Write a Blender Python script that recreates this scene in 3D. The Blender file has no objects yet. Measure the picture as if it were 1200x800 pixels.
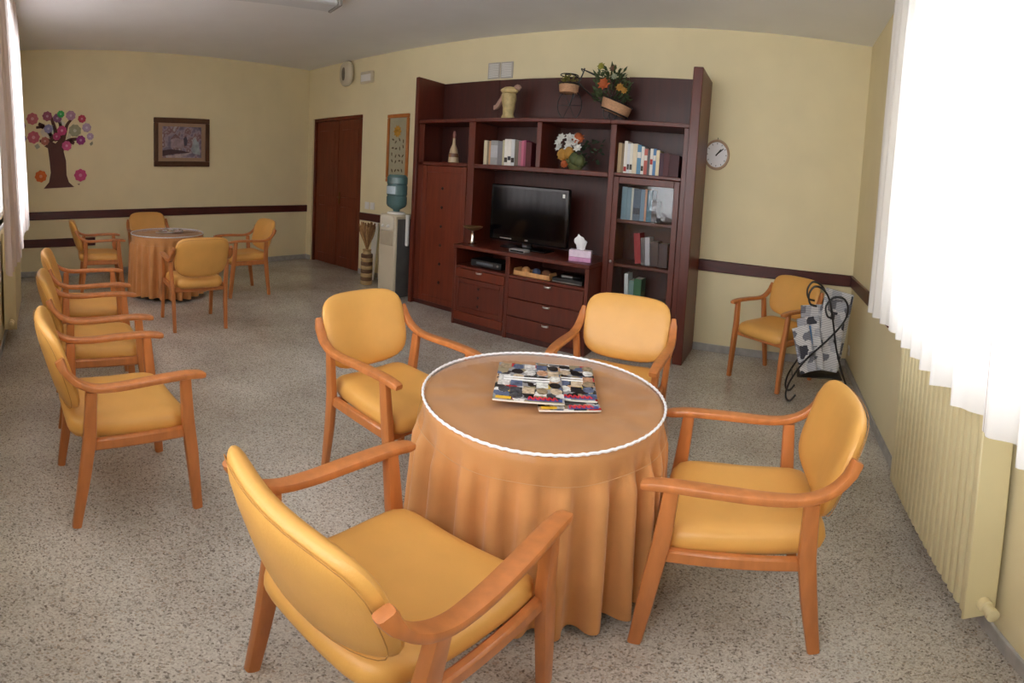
import bpy, bmesh, math, random
from mathutils import Vector, Matrix
random.seed(11)
S = bpy.context.scene
COL = S.collection
PI = math.pi

# ------------------------------------------------------------------ camera
CAM = dict(zc=1.4399, yaw=-.5449, pitch=-.0774, roll=.0641, f=573.9, fy=684.2, cx=600., cy=266.48)
def cam_axes():
    y, p, r = CAM['yaw'], CAM['pitch'], CAM['roll']
    fwd = Vector((math.sin(y)*math.cos(p), math.cos(y)*math.cos(p), math.sin(p)))
    right = Vector((math.cos(y), -math.sin(y), 0)); up = right.cross(fwd)
    c, s = math.cos(r), math.sin(r)
    return c*right + s*up, -s*right + c*up, fwd
AX = cam_axes()
cd = bpy.data.cameras.new('camera'); co = bpy.data.objects.new('camera', cd); COL.objects.link(co)
cd.type = 'PANO'; cd.panorama_type = 'EQUIRECTANGULAR'
cd.longitude_min = -600/CAM['f']; cd.longitude_max = 600/CAM['f']
cd.latitude_min = -(800-CAM['cy'])/CAM['fy']; cd.latitude_max = CAM['cy']/CAM['fy']
cd.clip_start = .02; cd.clip_end = 200
m = Matrix((AX[0], AX[1], -AX[2])).transposed().to_4x4()
m.translation = (0, 0, CAM['zc']); co.matrix_world = m
S.camera = co

# ------------------------------------------------------------------ sky and exposure
W = bpy.data.worlds.new('hazy_day'); S.world = W; W.use_nodes = True
bg = W.node_tree.nodes['Background']; bg.inputs[0].default_value = (.92, .955, 1, 1); bg.inputs[1].default_value = 13.5
vs = S.view_settings; vs.view_transform = 'Standard'; vs.look = 'None'; vs.gamma = 1; vs.use_curve_mapping = False
vs.exposure = 0.0
S.cycles.use_denoising = True
S.cycles.max_bounces = 10; S.cycles.diffuse_bounces = 6; S.cycles.transparent_max_bounces = 16
S.cycles.sample_clamp_indirect = 8
S.cycles.caustics_reflective = False; S.cycles.caustics_refractive = False

def portal(loc, direction, w, h):
    l = bpy.data.lights.new('window_portal', 'AREA'); l.shape = 'RECTANGLE'; l.size = w; l.size_y = h
    l.cycles.is_portal = True
    o = bpy.data.objects.new('window_portal', l); COL.objects.link(o); o.location = loc
    o.rotation_euler = Vector(direction).to_track_quat('-Z', 'Z').to_euler()

# room numbers (metres; the camera stands above the origin)
YC, XB, XD, H = 5.438, -7.874, .8656, 3.10
A0 = Vector((XB, .10, 0)); A1 = Vector((XD, -.50, 0)); ADIR = (A1-A0).normalized(); AROT = math.atan2(ADIR.y, ADIR.x)
def on_a(t, off, z=0): return A0 + ADIR*t + Vector((-ADIR.y, ADIR.x, 0))*off + Vector((0, 0, z))
WD = (.6, 2.80, 1.02, 2.68)              # right wall window: y0 y1 z0 z1
WA = [(1.75, 4.1, 1.0, 2.75), (5.1, 8.0, 1.0, 2.75)]
portal((XD+.17, (WD[0]+WD[1])/2, (WD[2]+WD[3])/2), (-1, 0, 0), WD[1]-WD[0], WD[3]-WD[2])
for a in WA:
    portal(on_a((a[0]+a[1])/2, -.17, (a[2]+a[3])/2), (-ADIR.y, ADIR.x, 0), a[1]-a[0], a[3]-a[2])

# ------------------------------------------------------------------ pixel helpers (a direction; distance from the surface touched)
def ray(px, py):
    th = (px-CAM['cx'])/CAM['f']; ph = -(py-CAM['cy'])/CAM['fy']
    return AX[0]*math.sin(th)*math.cos(ph) + AX[1]*math.sin(ph) + AX[2]*math.cos(th)*math.cos(ph)
C0 = Vector((0, 0, CAM['zc']))
def on_y(px, py, y): d = ray(px, py); return C0 + d*(y/d.y)
def on_x(px, py, x): d = ray(px, py); return C0 + d*(x/d.x)
def on_z(px, py, z): d = ray(px, py); return C0 + d*((z-CAM['zc'])/d.z)

# ------------------------------------------------------------------ materials
def lin(c):
    return tuple(((v/255)/12.92 if v/255 <= .04045 else ((v/255+.055)/1.055)**2.4) for v in c)
MATS = {}
def nt(name):
    ma = bpy.data.materials.new(name); ma.use_nodes = True; t = ma.node_tree
    return ma, t, t.nodes['Principled BSDF']
def mat(name, rgb, rough=.5, var=.10, scale=8, stretch=(1, 1, 1), bump=0, bscale=None, metal=0, spec=.5, coat=0, sheen=0, detail=4):
    if name in MATS: return MATS[name]
    ma, t, b = nt(name); N, L = t.nodes, t.links; c = lin(rgb)
    tc = N.new('ShaderNodeTexCoord'); mp = N.new('ShaderNodeMapping'); mp.inputs['Scale'].default_value = stretch
    L.new(tc.outputs['Object'], mp.inputs[0])
    nz = N.new('ShaderNodeTexNoise'); nz.inputs['Scale'].default_value = scale; nz.inputs['Detail'].default_value = detail
    L.new(mp.outputs[0], nz.inputs['Vector'])
    rp = N.new('ShaderNodeValToRGB')
    rp.color_ramp.elements[0].position = .3; rp.color_ramp.elements[1].position = .7
    rp.color_ramp.elements[0].color = tuple(max(0, v*(1-var)) for v in c)+(1,)
    rp.color_ramp.elements[1].color = tuple(min(1, v*(1+var)) for v in c)+(1,)
    L.new(nz.outputs[0], rp.inputs[0]); L.new(rp.outputs[0], b.inputs['Base Color'])
    b.inputs['Roughness'].default_value = rough; b.inputs['Metallic'].default_value = metal
    b.inputs['Specular IOR Level'].default_value = spec
    if coat: b.inputs['Coat Weight'].default_value = coat; b.inputs['Coat Roughness'].default_value = .12
    if sheen: b.inputs['Sheen Weight'].default_value = sheen
    if bump:
        n2 = N.new('ShaderNodeTexNoise'); n2.inputs['Scale'].default_value = bscale or scale*6; n2.inputs['Detail'].default_value = 3
        L.new(mp.outputs[0], n2.inputs['Vector'])
        bp = N.new('ShaderNodeBump'); bp.inputs['Strength'].default_value = bump; bp.inputs['Distance'].default_value = .01
        L.new(n2.outputs[0], bp.inputs['Height']); L.new(bp.outputs[0], b.inputs['Normal'])
    MATS[name] = ma; return ma
def ramp(N, stops, const=False):
    r = N.new('ShaderNodeValToRGB'); e = r.color_ramp.elements
    if const: r.color_ramp.interpolation = 'CONSTANT'
    while len(e) < len(stops): e.new(.5)
    for k, (p, c) in zip(e, stops): k.position = p; k.color = lin(c)+(1,)
    return r
def terrazzo():
    ma, t, b = nt('terrazzo'); N, L = t.nodes, t.links
    tc = N.new('ShaderNodeTexCoord')
    v1 = N.new('ShaderNodeTexVoronoi'); v1.inputs['Scale'].default_value = 125; L.new(tc.outputs['Object'], v1.inputs[0])
    sp = N.new('ShaderNodeSeparateColor'); L.new(v1.outputs['Color'], sp.inputs[0])
    r1 = ramp(N, [(0, (112, 102, 94)), (.07, (168, 158, 146)), (.2, (206, 200, 190)), (.6, (218, 213, 203)), (.85, (230, 225, 216)), (.95, (184, 164, 144))], True)
    L.new(sp.outputs[0], r1.inputs[0])
    v2 = N.new('ShaderNodeTexVoronoi'); v2.inputs['Scale'].default_value = 190; L.new(tc.outputs['Object'], v2.inputs[0])
    s2 = N.new('ShaderNodeSeparateColor'); L.new(v2.outputs['Color'], s2.inputs[0])
    r2 = ramp(N, [(0, (140, 131, 121)), (.2, (204, 197, 186)), (.7, (224, 219, 208))], True); L.new(s2.outputs[1], r2.inputs[0])
    mx = N.new('ShaderNodeMix'); mx.data_type = 'RGBA'; mx.inputs[0].default_value = .42
    L.new(r1.outputs[0], mx.inputs['A']); L.new(r2.outputs[0], mx.inputs['B'])
    nz = N.new('ShaderNodeTexNoise'); nz.inputs['Scale'].default_value = 1.3; nz.inputs['Detail'].default_value = 5; L.new(tc.outputs['Object'], nz.inputs['Vector'])
    r3 = ramp(N, [(.35, (216, 214, 212)), (.65, (252, 254, 255))]); L.new(nz.outputs[0], r3.inputs[0])
    ml = N.new('ShaderNodeMix'); ml.data_type = 'RGBA'; ml.blend_type = 'MULTIPLY'; ml.inputs[0].default_value = 1
    L.new(mx.outputs['Result'], ml.inputs['A']); L.new(r3.outputs[0], ml.inputs['B'])
    L.new(ml.outputs['Result'], b.inputs['Base Color'])
    b.inputs['Roughness'].default_value = .24; b.inputs['Specular IOR Level'].default_value = .55
    return ma
def curtain_mat(name, tint, stripe, trans=.12, transl=.78):
    ma = bpy.data.materials.new(name); ma.use_nodes = True; t = ma.node_tree; N, L = t.nodes, t.links; N.clear()
    out = N.new('ShaderNodeOutputMaterial'); tc = N.new('ShaderNodeTexCoord')
    # woven stripes follow the cloth's own width (stored as UV)
    sx = N.new('ShaderNodeSeparateXYZ'); L.new(tc.outputs['UV'], sx.inputs[0])
    fr = N.new('ShaderNodeMath'); fr.operation = 'FRACT'; mu = N.new('ShaderNodeMath'); mu.operation = 'MULTIPLY'; mu.inputs[1].default_value = 1/.34
    L.new(sx.outputs[0], mu.inputs[0]); L.new(mu.outputs[0], fr.inputs[0])
    lt = N.new('ShaderNodeMath'); lt.operation = 'LESS_THAN'; lt.inputs[1].default_value = .013; L.new(fr.outputs[0], lt.inputs[0])
    col = N.new('ShaderNodeMix'); col.data_type = 'RGBA'; L.new(lt.outputs[0], col.inputs[0])
    col.inputs['A'].default_value = lin(tint)+(1,); col.inputs['B'].default_value = lin(stripe)+(1,)
    d = N.new('ShaderNodeBsdfDiffuse'); tl = N.new('ShaderNodeBsdfTranslucent'); tp = N.new('ShaderNodeBsdfTransparent')
    for n in (d, tl): L.new(col.outputs['Result'], n.inputs[0])
    m1 = N.new('ShaderNodeMixShader'); m1.inputs[0].default_value = transl; L.new(d.outputs[0], m1.inputs[1]); L.new(tl.outputs[0], m1.inputs[2])
    m2 = N.new('ShaderNodeMixShader'); m2.inputs[0].default_value = trans; L.new(m1.outputs[0], m2.inputs[1]); L.new(tp.outputs[0], m2.inputs[2])
    L.new(m2.outputs[0], out.inputs[0]); return ma
def clear_mat(name, rough, fac, tint=(1, 1, 1), ior=1.45):
    ma = bpy.data.materials.new(name); ma.use_nodes = True; t = ma.node_tree; N, L = t.nodes, t.links; N.clear()
    out = N.new('ShaderNodeOutputMaterial'); tp = N.new('ShaderNodeBsdfTransparent'); tp.inputs[0].default_value = tint+(1,)
    g = N.new('ShaderNodeBsdfGlossy'); g.inputs['Roughness'].default_value = rough
    fr = N.new('ShaderNodeFresnel'); fr.inputs[0].default_value = ior
    tc = N.new('ShaderNodeTexCoord'); nz = N.new('ShaderNodeTexNoise'); nz.inputs['Scale'].default_value = 9; L.new(tc.outputs['Object'], nz.inputs['Vector'])
    bp = N.new('ShaderNodeBump'); bp.inputs['Strength'].default_value = .25; bp.inputs['Distance'].default_value = .01
    L.new(nz.outputs[0], bp.inputs['Height']); L.new(bp.outputs[0], g.inputs['Normal'])
    ml = N.new('ShaderNodeMath'); ml.operation = 'MULTIPLY'; ml.inputs[1].default_value = fac; L.new(fr.outputs[0], ml.inputs[0])
    mx = N.new('ShaderNodeMixShader'); L.new(ml.outputs[0], mx.inputs[0]); L.new(tp.outputs[0], mx.inputs[1]); L.new(g.outputs[0], mx.inputs[2])
    L.new(mx.outputs[0], out.inputs[0]); return ma
def patch_mat(name, stops, scale, rough=.3, seed=0, noise=.0, axes=(1, 1, 1)):
    """printed picture: blocks of colour cut by cell noise"""
    ma, t, b = nt(name); N, L = t.nodes, t.links
    tc = N.new('ShaderNodeTexCoord'); mp = N.new('ShaderNodeMapping'); mp.inputs['Location'].default_value = (seed, seed*1.7, 0); mp.inputs['Scale'].default_value = axes
    L.new(tc.outputs['Object'], mp.inputs[0])
    nz = N.new('ShaderNodeTexNoise'); nz.inputs['Scale'].default_value = scale*2; L.new(mp.outputs[0], nz.inputs['Vector'])
    ad = N.new('ShaderNodeVectorMath'); ad.operation = 'MULTIPLY_ADD'; ad.inputs[1].default_value = (noise,)*3
    L.new(nz.outputs['Color'], ad.inputs[0]); L.new(mp.outputs[0], ad.inputs[2])
    v = N.new('ShaderNodeTexVoronoi'); v.distance = 'CHEBYCHEV'; v.inputs['Scale'].default_value = scale; L.new(ad.outputs[0], v.inputs[0])
    s = N.new('ShaderNodeSeparateColor'); L.new(v.outputs['Color'], s.inputs[0])
    r = ramp(N, stops, True); L.new(s.outputs[0], r.inputs[0]); L.new(r.outputs[0], b.inputs['Base Color']); b.inputs['Roughness'].default_value = rough
    return ma
def painting_mat():
    ma, t, b = nt('canvas_paint'); N, L = t.nodes, t.links
    tc = N.new('ShaderNodeTexCoord')
    nz = N.new('ShaderNodeTexNoise'); nz.inputs['Scale'].default_value = 7; nz.inputs['Detail'].default_value = 4; L.new(tc.outputs['Object'], nz.inputs['Vector'])
    r = ramp(N, [(.3, (84, 78, 98)), (.42, (122, 110, 128)), (.5, (156, 142, 152)), (.56, (122, 84, 84)), (.64, (178, 174, 180)), (.75, (92, 98, 104))])
    L.new(nz.outputs[0], r.inputs[0]); L.new(r.outputs[0], b.inputs['Base Color']); b.inputs['Roughness'].default_value = .5
    return ma
def print_mat(name, seed):
    """newsprint: grey text rows and a few dark pictures"""
    ma, t, b = nt(name); N, L = t.nodes, t.links
    tc = N.new('ShaderNodeTexCoord'); mp = N.new('ShaderNodeMapping'); mp.inputs['Location'].default_value = (seed, seed, seed); L.new(tc.outputs['Object'], mp.inputs[0])
    v = N.new('ShaderNodeTexVoronoi'); v.distance = 'CHEBYCHEV'; v.inputs['Scale'].default_value = 15; L.new(mp.outputs[0], v.inputs[0])
    s = N.new('ShaderNodeSeparateColor'); L.new(v.outputs['Color'], s.inputs[0])
    r = ramp(N, [(0, (224, 222, 222)), (.5, (190, 190, 196)), (.72, (128, 128, 136)), (.88, (66, 66, 76))], True); L.new(s.outputs[0], r.inputs[0])
    wv = N.new('ShaderNodeTexWave'); wv.bands_direction = 'Z'; wv.inputs['Scale'].default_value = 30; wv.inputs['Distortion'].default_value = 1; L.new(mp.outputs[0], wv.inputs[0])
    r2 = ramp(N, [(.3, (170, 170, 170)), (.6, (255, 255, 255))]); L.new(wv.outputs[0], r2.inputs[0])
    ml = N.new('ShaderNodeMix'); ml.data_type = 'RGBA'; ml.blend_type = 'MULTIPLY'; ml.inputs[0].default_value = 1
    L.new(r.outputs[0], ml.inputs['A']); L.new(r2.outputs[0], ml.inputs['B']); L.new(ml.outputs['Result'], b.inputs['Base Color']); b.inputs['Roughness'].default_value = .8
    return ma

WALL = mat('cream_paint', (230, 217, 177), .7, .03, 2.5, bump=.05, bscale=120)
CEIL = mat('white_ceiling_paint', (238, 240, 242), .8, .02, 2, bump=.04, bscale=90)
RAIL = mat('dark_rail_wood', (74, 26, 22), .35, .25, 5, (1, 1, 6))
STONE = mat('grey_skirting_stone', (172, 170, 166), .4, .15, 14)
FLOOR = terrazzo()
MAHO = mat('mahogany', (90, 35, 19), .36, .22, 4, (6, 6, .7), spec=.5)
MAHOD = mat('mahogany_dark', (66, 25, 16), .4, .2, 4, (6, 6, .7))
MAHOL = mat('mahogany_door', (104, 41, 20), .35, .22, 4, (6, 6, .7))
DOORW = mat('door_mahogany', (108, 45, 22), .34, .2, 4, (6, 6, .6))
BEECH = mat('honey_beech', (188, 116, 62), .36, .14, 5, (5, 5, 1.2), coat=.15)
LEATHER = mat('ochre_leatherette', (222, 166, 86), .42, .05, 6, bump=.06, bscale=160)
SEAM = mat('ochre_seam', (178, 126, 62), .6, .08, 20)
CLOTH = mat('ochre_cloth', (200, 140, 82), .85, .06, 9, bump=.12, bscale=300, sheen=.2)
RADI = mat('cream_enamel', (218, 206, 164), .4, .02, 3)
WHITE = mat('white_plastic', (232, 230, 224), .45, .03, 6)
IVORY = mat('ivory_plastic', (206, 196, 172), .45, .04, 6)
BLACK = mat('black_gloss', (10, 10, 12), .14, .1, 6)
BLACKM = mat('black_matt', (20, 18, 18), .45, .15, 10)
GREY = mat('dark_grey_metal', (92, 90, 88), .4, .1, 6)
METAL = mat('brushed_steel', (196, 194, 190), .28, .08, 12, metal=1)
SILVER = mat('polished_silver', (224, 216, 204), .16, .05, 8, metal=1)
STUD = mat('dark_stud', (34, 12, 10), .4, .1, 8)
PAPER = mat('paper_edge', (226, 220, 206), .8, .06, 30, (1, 1, 12))
GLASS = clear_mat('window_glass', .02, .9)
CLEAR = clear_mat('clear_vinyl', .09, .45, ior=1.35)
TRIM = mat('white_braid', (236, 234, 236), .5, .1, 60)

# ------------------------------------------------------------------ mesh builder
def catmull(P, n=6):
    P = [Vector(p) for p in P]; Q = [2*P[0]-P[1]]+P+[2*P[-1]-P[-2]]; out = []
    for i in range(1, len(Q)-2):
        a, b, c, d = Q[i-1:i+3]
        for k in range(n):
            t = k/n
            out.append(.5*((2*b)+(c-a)*t+(2*a-5*b+4*c-d)*t*t+(3*b-a-3*c+d)*t**3))
    out.append(P[-1]); return out
class MB:
    def __init__(s): s.v = []; s.f = []; s.uv = None
    def add(s, vs, fs):
        o = len(s.v); s.v += [tuple(v) for v in vs]; s.f += [tuple(i+o for i in f) for f in fs]; return s
    def box(s, x0, x1, y0, y1, z0, z1, b=.004, M=None):
        b = min(b, abs(x1-x0)*.45, abs(y1-y0)*.45, abs(z1-z0)*.45)
        cx, cy, cz = (x0+x1)/2, (y0+y1)/2, (z0+z1)/2; hx, hy, hz = (x1-x0)/2, (y1-y0)/2, (z1-z0)/2
        vs, ix = [], {}
        for sx in (-1, 1):
            for sy in (-1, 1):
                for sz in (-1, 1):
                    for k, q in enumerate(((sx*hx, sy*(hy-b), sz*(hz-b)), (sx*(hx-b), sy*hy, sz*(hz-b)), (sx*(hx-b), sy*(hy-b), sz*hz))):
                        ix[sx, sy, sz, k] = len(vs); vs.append(Vector((q[0]+cx, q[1]+cy, q[2]+cz)))
        fs = []
        loop = ((-1, -1), (1, -1), (1, 1), (-1, 1))
        for q in (-1, 1):
            fs.append([ix[q, a, c, 0] for a, c in loop]); fs.append([ix[a, q, c, 1] for a, c in loop]); fs.append([ix[a, c, q, 2] for a, c in loop])
        for a in (-1, 1):
            for c in (-1, 1):
                fs.append([ix[a, c, -1, 0], ix[a, c, 1, 0], ix[a, c, 1, 1], ix[a, c, -1, 1]])
                fs.append([ix[a, -1, c, 0], ix[a, 1, c, 0], ix[a, 1, c, 2], ix[a, -1, c, 2]])
                fs.append([ix[-1, a, c, 1], ix[1, a, c, 1], ix[1, a, c, 2], ix[-1, a, c, 2]])
                for e in (-1, 1): fs.append([ix[a, c, e, k] for k in range(3)])
        if M: vs = [M @ v for v in vs]
        return s.add(vs, fs)
    def ring(s, rings, closed_loop=False, caps=True):
        n = len(rings[0]); fs = []; m_ = len(rings); vs = [v for r in rings for v in r]
        for i in range(m_ if closed_loop else m_-1):
            j = (i+1) % m_
            for k in range(n): fs.append((i*n+k, i*n+(k+1) % n, j*n+(k+1) % n, j*n+k))
        if caps and not closed_loop: fs.append(tuple(range(n))); fs.append(tuple((m_-1)*n+k for k in range(n)))
        return s.add(vs, fs)
    def tube(s, path, r, n=8, closed=False):
        P = [Vector(p) for p in path]; m_ = len(P); rings = []; side = None
        for i in range(m_):
            a = P[(i-1) % m_] if (closed or i) else P[0]; c = P[(i+1) % m_] if (closed or i < m_-1) else P[-1]
            t = (c-a).normalized()
            if side is None: side = t.orthogonal().normalized()
            side = (side-t*side.dot(t)).normalized(); u = t.cross(side)
            rr = r[i] if isinstance(r, (list, tuple)) else r
            rings.append([P[i]+(side*math.cos(2*PI*k/n)+u*math.sin(2*PI*k/n))*rr for k in range(n)])
        return s.ring(rings, closed)
    def sweep(s, path, w, h, up=(0, 0, 1), c=.28):
        """rounded bar: w across, h along 'up'"""
        P = [Vector(p) for p in path]; up = Vector(up); rings = []; m_ = len(P)
        for i in range(m_):
            t = (P[min(i+1, m_-1)]-P[max(i-1, 0)]).normalized(); sd = t.cross(up).normalized(); u = sd.cross(t)
            ww = (w[i] if isinstance(w, (list, tuple)) else w)/2; hh = (h[i] if isinstance(h, (list, tuple)) else h)/2
            e = c*min(ww, hh)*2
            q = [(ww, hh-e), (ww-e*.3, hh-e*.3), (ww-e, hh), (-ww+e, hh), (-ww+e*.3, hh-e*.3), (-ww, hh-e), (-ww, -hh+e), (-ww+e*.3, -hh+e*.3), (-ww+e, -hh), (ww-e, -hh), (ww-e*.3, -hh+e*.3), (ww, -hh+e)]
            rings.append([P[i]+sd*a+u*b for a, b in q])
        return s.ring(rings)
    def lathe(s, prof, n=24, c=(0, 0, 0), caps=True, fun=None):
        rings = []
        for r, z in prof:
            rings.append([Vector((c[0]+(r+(fun(2*PI*k/n, z) if fun else 0))*math.cos(2*PI*k/n), c[1]+(r+(fun(2*PI*k/n, z) if fun else 0))*math.sin(2*PI*k/n), c[2]+z)) for k in range(n)])
        return s.ring(rings, False, caps)
    def prism(s, pts, o, ex, ey, d):
        """flat outline in plane (o, ex, ey) given thickness vector d"""
        o, ex, ey, d = Vector(o), Vector(ex), Vector(ey), Vector(d); n = len(pts)
        a = [o+ex*p[0]+ey*p[1] for p in pts]; b = [v+d for v in a]
        fs = [tuple(range(n)), tuple(range(n, 2*n))]+[(k, (k+1) % n, n+(k+1) % n, n+k) for k in range(n)]
        return s.add(a+b, fs)
    def pillow(s, hw, hh, ht, n=5., fx=None, ru=10, pw=3.0):
        """rounded pad in its own u,v,normal space mapped by fx(u_m, v_m, t_m)"""
        N = 4*ru; rings_f = []; rings_b = []
        ms = [0.0, .3, .55, .75, .88, .95, .985, 1.0]
        sq = []
        for k in range(N):
            q, t = divmod(k, ru); e = -1+2*t/ru
            sq.append([(1, e), (-e, 1), (-1, -e), (e, -1)][q])
        out = []
        for u, v in sq:
            sc = 1/((abs(u)**n+abs(v)**n)**(1/n)); out.append((u*sc, v*sc))
        def row(mm, sgn):
            t = ht*max(0, 1-mm**(2*pw))**.5*sgn
            return [fx(p[0]*mm*hw, p[1]*mm*hh, t) for p in out]
        seq = [row(mm, 1) for mm in ms[1:]]+[row(mm, -1) for mm in reversed(ms[1:-1])]
        vs = [fx(0, 0, ht)]+[v for r in seq for v in r]+[fx(0, 0, -ht)]; fs = []
        for i in range(len(seq)-1):
            for k in range(N): fs.append((1+i*N+k, 1+i*N+(k+1) % N, 1+(i+1)*N+(k+1) % N, 1+(i+1)*N+k))
        for k in range(N):
            fs.append((0, 1+k, 1+(k+1) % N)); b = 1+(len(seq)-1)*N; fs.append((len(vs)-1, b+k, b+(k+1) % N))
        s.add(vs, fs); return out
    def mesh(s, name, ma, ang=38):
        me = bpy.data.meshes.new(name); me.from_pydata([tuple(v) for v in s.v], [], s.f)
        if s.uv:
            ul = me.uv_layers.new(name='UVMap')
            for lp in me.loops: ul.data[lp.index].uv = s.uv[lp.vertex_index]
        bm = bmesh.new(); bm.from_mesh(me); bmesh.ops.recalc_face_normals(bm, faces=bm.faces); bm.to_mesh(me); bm.free()
        me.polygons.foreach_set('use_smooth', [True]*len(me.polygons)); me.set_sharp_from_angle(angle=math.radians(ang))
        me.materials.append(ma); me.update(); return me
    def build(s, name, ma, parent=None, loc=(0, 0, 0), rot=(0, 0, 0), ang=38):
        o = bpy.data.objects.new(name, s.mesh(name, ma, ang)); COL.objects.link(o); o.parent = parent; o.location = loc; o.rotation_euler = rot
        return o
def thing(name, label, cat, loc=(0, 0, 0), rz=0, group=None, rot=None):
    o = bpy.data.objects.new(name, None); COL.objects.link(o); o.location = loc; o.rotation_euler = rot or (0, 0, rz); o.empty_display_size = .1
    return tag(o, label, cat, group)
def tag(o, label, cat, group=None):
    o['label'] = label; o['category'] = cat
    if group: o['group'] = group
    return o
def struct(o, label=None, cat=None):
    o['kind'] = 'structure'
    if label: o['label'] = label
    if cat: o['category'] = cat
    return o
def inst(src, parent, loc=(0, 0, 0), rot=(0, 0, 0), sc=None):
    o = src.copy(); COL.objects.link(o); o.parent = parent; o.location = loc; o.rotation_euler = rot
    if sc: o.scale = sc
    return o
def copy_tree(o, label, loc, rz, parent=None):
    c = o.copy(); COL.objects.link(c); c.parent = parent
    if parent is None: c.location = loc; c.rotation_euler = (0, 0, rz); c['label'] = label
    for ch in list(o.children): copy_tree(ch, None, None, None, c)
    return c
NUM = ['first', 'second', 'third', 'fourth', 'fifth', 'sixth', 'seventh', 'eighth', 'ninth', 'tenth', 'eleventh', 'twelfth', 'thirteenth', 'fourteenth', 'fifteenth', 'sixteenth', 'seventeenth', 'eighteenth']

# ------------------------------------------------------------------ room shell
T = .22
struct(MB().box(XB-T, XD+T, -1.1, YC+T+.15, -.15, 0, 0).build('floor', FLOOR), 'speckled grey beige polished terrazzo floor', 'floor')
struct(MB().box(XB-T, XD+T, -1.1, YC+T+.15, H, H+.15, 0).build('ceiling', CEIL), 'plain white painted ceiling', 'ceiling')
struct(MB().box(XB-T, XB, -.6, YC+T, 0, H, 0).build('wall_far', WALL), 'cream painted far wall with tree decal', 'wall')
DX0, DX1, DZ = -7.712, -6.28, 2.28
b = MB(); b.box(XB, DX0, YC, YC+T, 0, H, 0); b.box(DX1, XD, YC, YC+T, 0, H, 0); b.box(DX0, DX1, YC, YC+T, DZ, H, 0); b.box(DX0, DX1, YC+.16, YC+T, 0, DZ, 0)
struct(b.build('wall_back', WALL), 'cream painted long wall behind the wall unit', 'wall')
b = MB(); y0, y1, z0, z1 = WD
b.box(XD, XD+T, -1, y0, 0, H, 0); b.box(XD, XD+T, y1, YC+T, 0, H, 0); b.box(XD, XD+T, y0, y1, 0, z0, 0); b.box(XD, XD+T, y0, y1, z1, H, 0)
struct(b.build('wall_right', WALL), 'cream painted window wall beside the radiator', 'wall')
b = MB(); t0 = -.3
for q in WA:
    b.box(t0, q[0], -T, 0, 0, H, 0); b.box(q[0], q[1], -T, 0, 0, q[2], 0); b.box(q[0], q[1], -T, 0, q[3], H, 0); t0 = q[1]
b.box(t0, 9.2, -T, 0, 0, H, 0)
struct(b.build('wall_left', WALL, loc=A0, rot=(0, 0, AROT)), 'cream painted window wall behind the row of chairs', 'wall')

# windows: frame, mullions, panes
def window(name, w, h, loc, rz, n):
    r = thing(name, 'white framed window behind the sheer curtain', 'window', loc, rz); r['kind'] = 'structure'
    f = MB(); e = .05
    f.box(0, w, -.03, .03, 0, e); f.box(0, w, -.03, .03, h-e, h); f.box(0, e, -.03, .03, e, h-e); f.box(w-e, w, -.03, .03, e, h-e)
    f.build('window_frame', WHITE, r)
    pw = (w-2*e)/n
    for i in range(n):
        if i: MB().box(e+pw*i-.03, e+pw*i+.03, -.025, .025, e, h-e).build('mullion', WHITE, r)
        MB().box(e+pw*i+.03*(i > 0), e+pw*(i+1)-.03*(i < n-1), -.004, .004, e, h-e, .001).build('pane', GLASS, r)
    MB().box(-.03, w+.03, .04, .12, -.03, 0, .006).build('window_sill', STONE, r)
    return r
w1 = window('window_1', WD[1]-WD[0], WD[3]-WD[2], (XD+.10, WD[0], WD[2]), PI/2, 3); w1['label'] = 'white framed window behind the bright sheer curtain on the right'
for i, q in enumerate(WA):
    wn = window('window_%d' % (i+2), q[1]-q[0], q[3]-q[2], on_a(q[0], -.10, q[2]), AROT, 3)
    wn['label'] = ['white framed window behind the curtain at the left edge', 'white framed window behind the nearest row chairs'][i]

# rails, skirtings
RZ0, RZ1 = .775, .885
def rail(n, parts, rot=0, loc=(0, 0, 0), label='', ma=RAIL, name='trim'):
    b = MB()
    for q in parts: b.box(*q, .008)
    o = struct(b.build('%s_%s' % (name, n), ma, loc=loc, rot=(0, 0, rot)), label, 'rail' if name == 'trim' else 'baseboard'); return o
rail(1, [(XB, XB+.025, .13, YC, RZ0, RZ1)], label='dark wooden chair rail along the far wall')
rail(2, [(XB, XB+.025, .13, 1.36, .40, .515)], label='short dark wooden rail low behind the far left chair')
rail(3, [(DX1, -4.52, YC-.025, YC, RZ0, RZ1)], label='dark wooden chair rail between door and wall unit')
rail(4, [(-.87, XD, YC-.025, YC, RZ0, RZ1)], label='dark wooden chair rail under the wall clock')
rail(5, [(XD-.025, XD, 3.5, YC-.025, RZ0, RZ1)], label='short dark wooden chair rail in the right corner')
SK = .075
rail('far', [(XB, XB+.014, .12, YC, 0, SK)], label='pale grey stone skirting under the far wall', ma=STONE, name='baseboard')
rail('back', [(DX1, XD, YC-.014, YC, 0, SK), (XB+.014, DX0, YC-.014, YC, 0, SK)], label='pale grey stone skirting under the long wall', ma=STONE, name='baseboard')
rail('right', [(XD-.014, XD, -.45, YC-.014, 0, SK)], label='grey stone skirting below the radiator', ma=STONE, name='baseboard')
rail('left', [(.03, 8.7, 0, .014, 0, SK)], rot=AROT, loc=A0, label='grey stone skirting behind the row of chairs', ma=STONE, name='baseboard')

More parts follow.
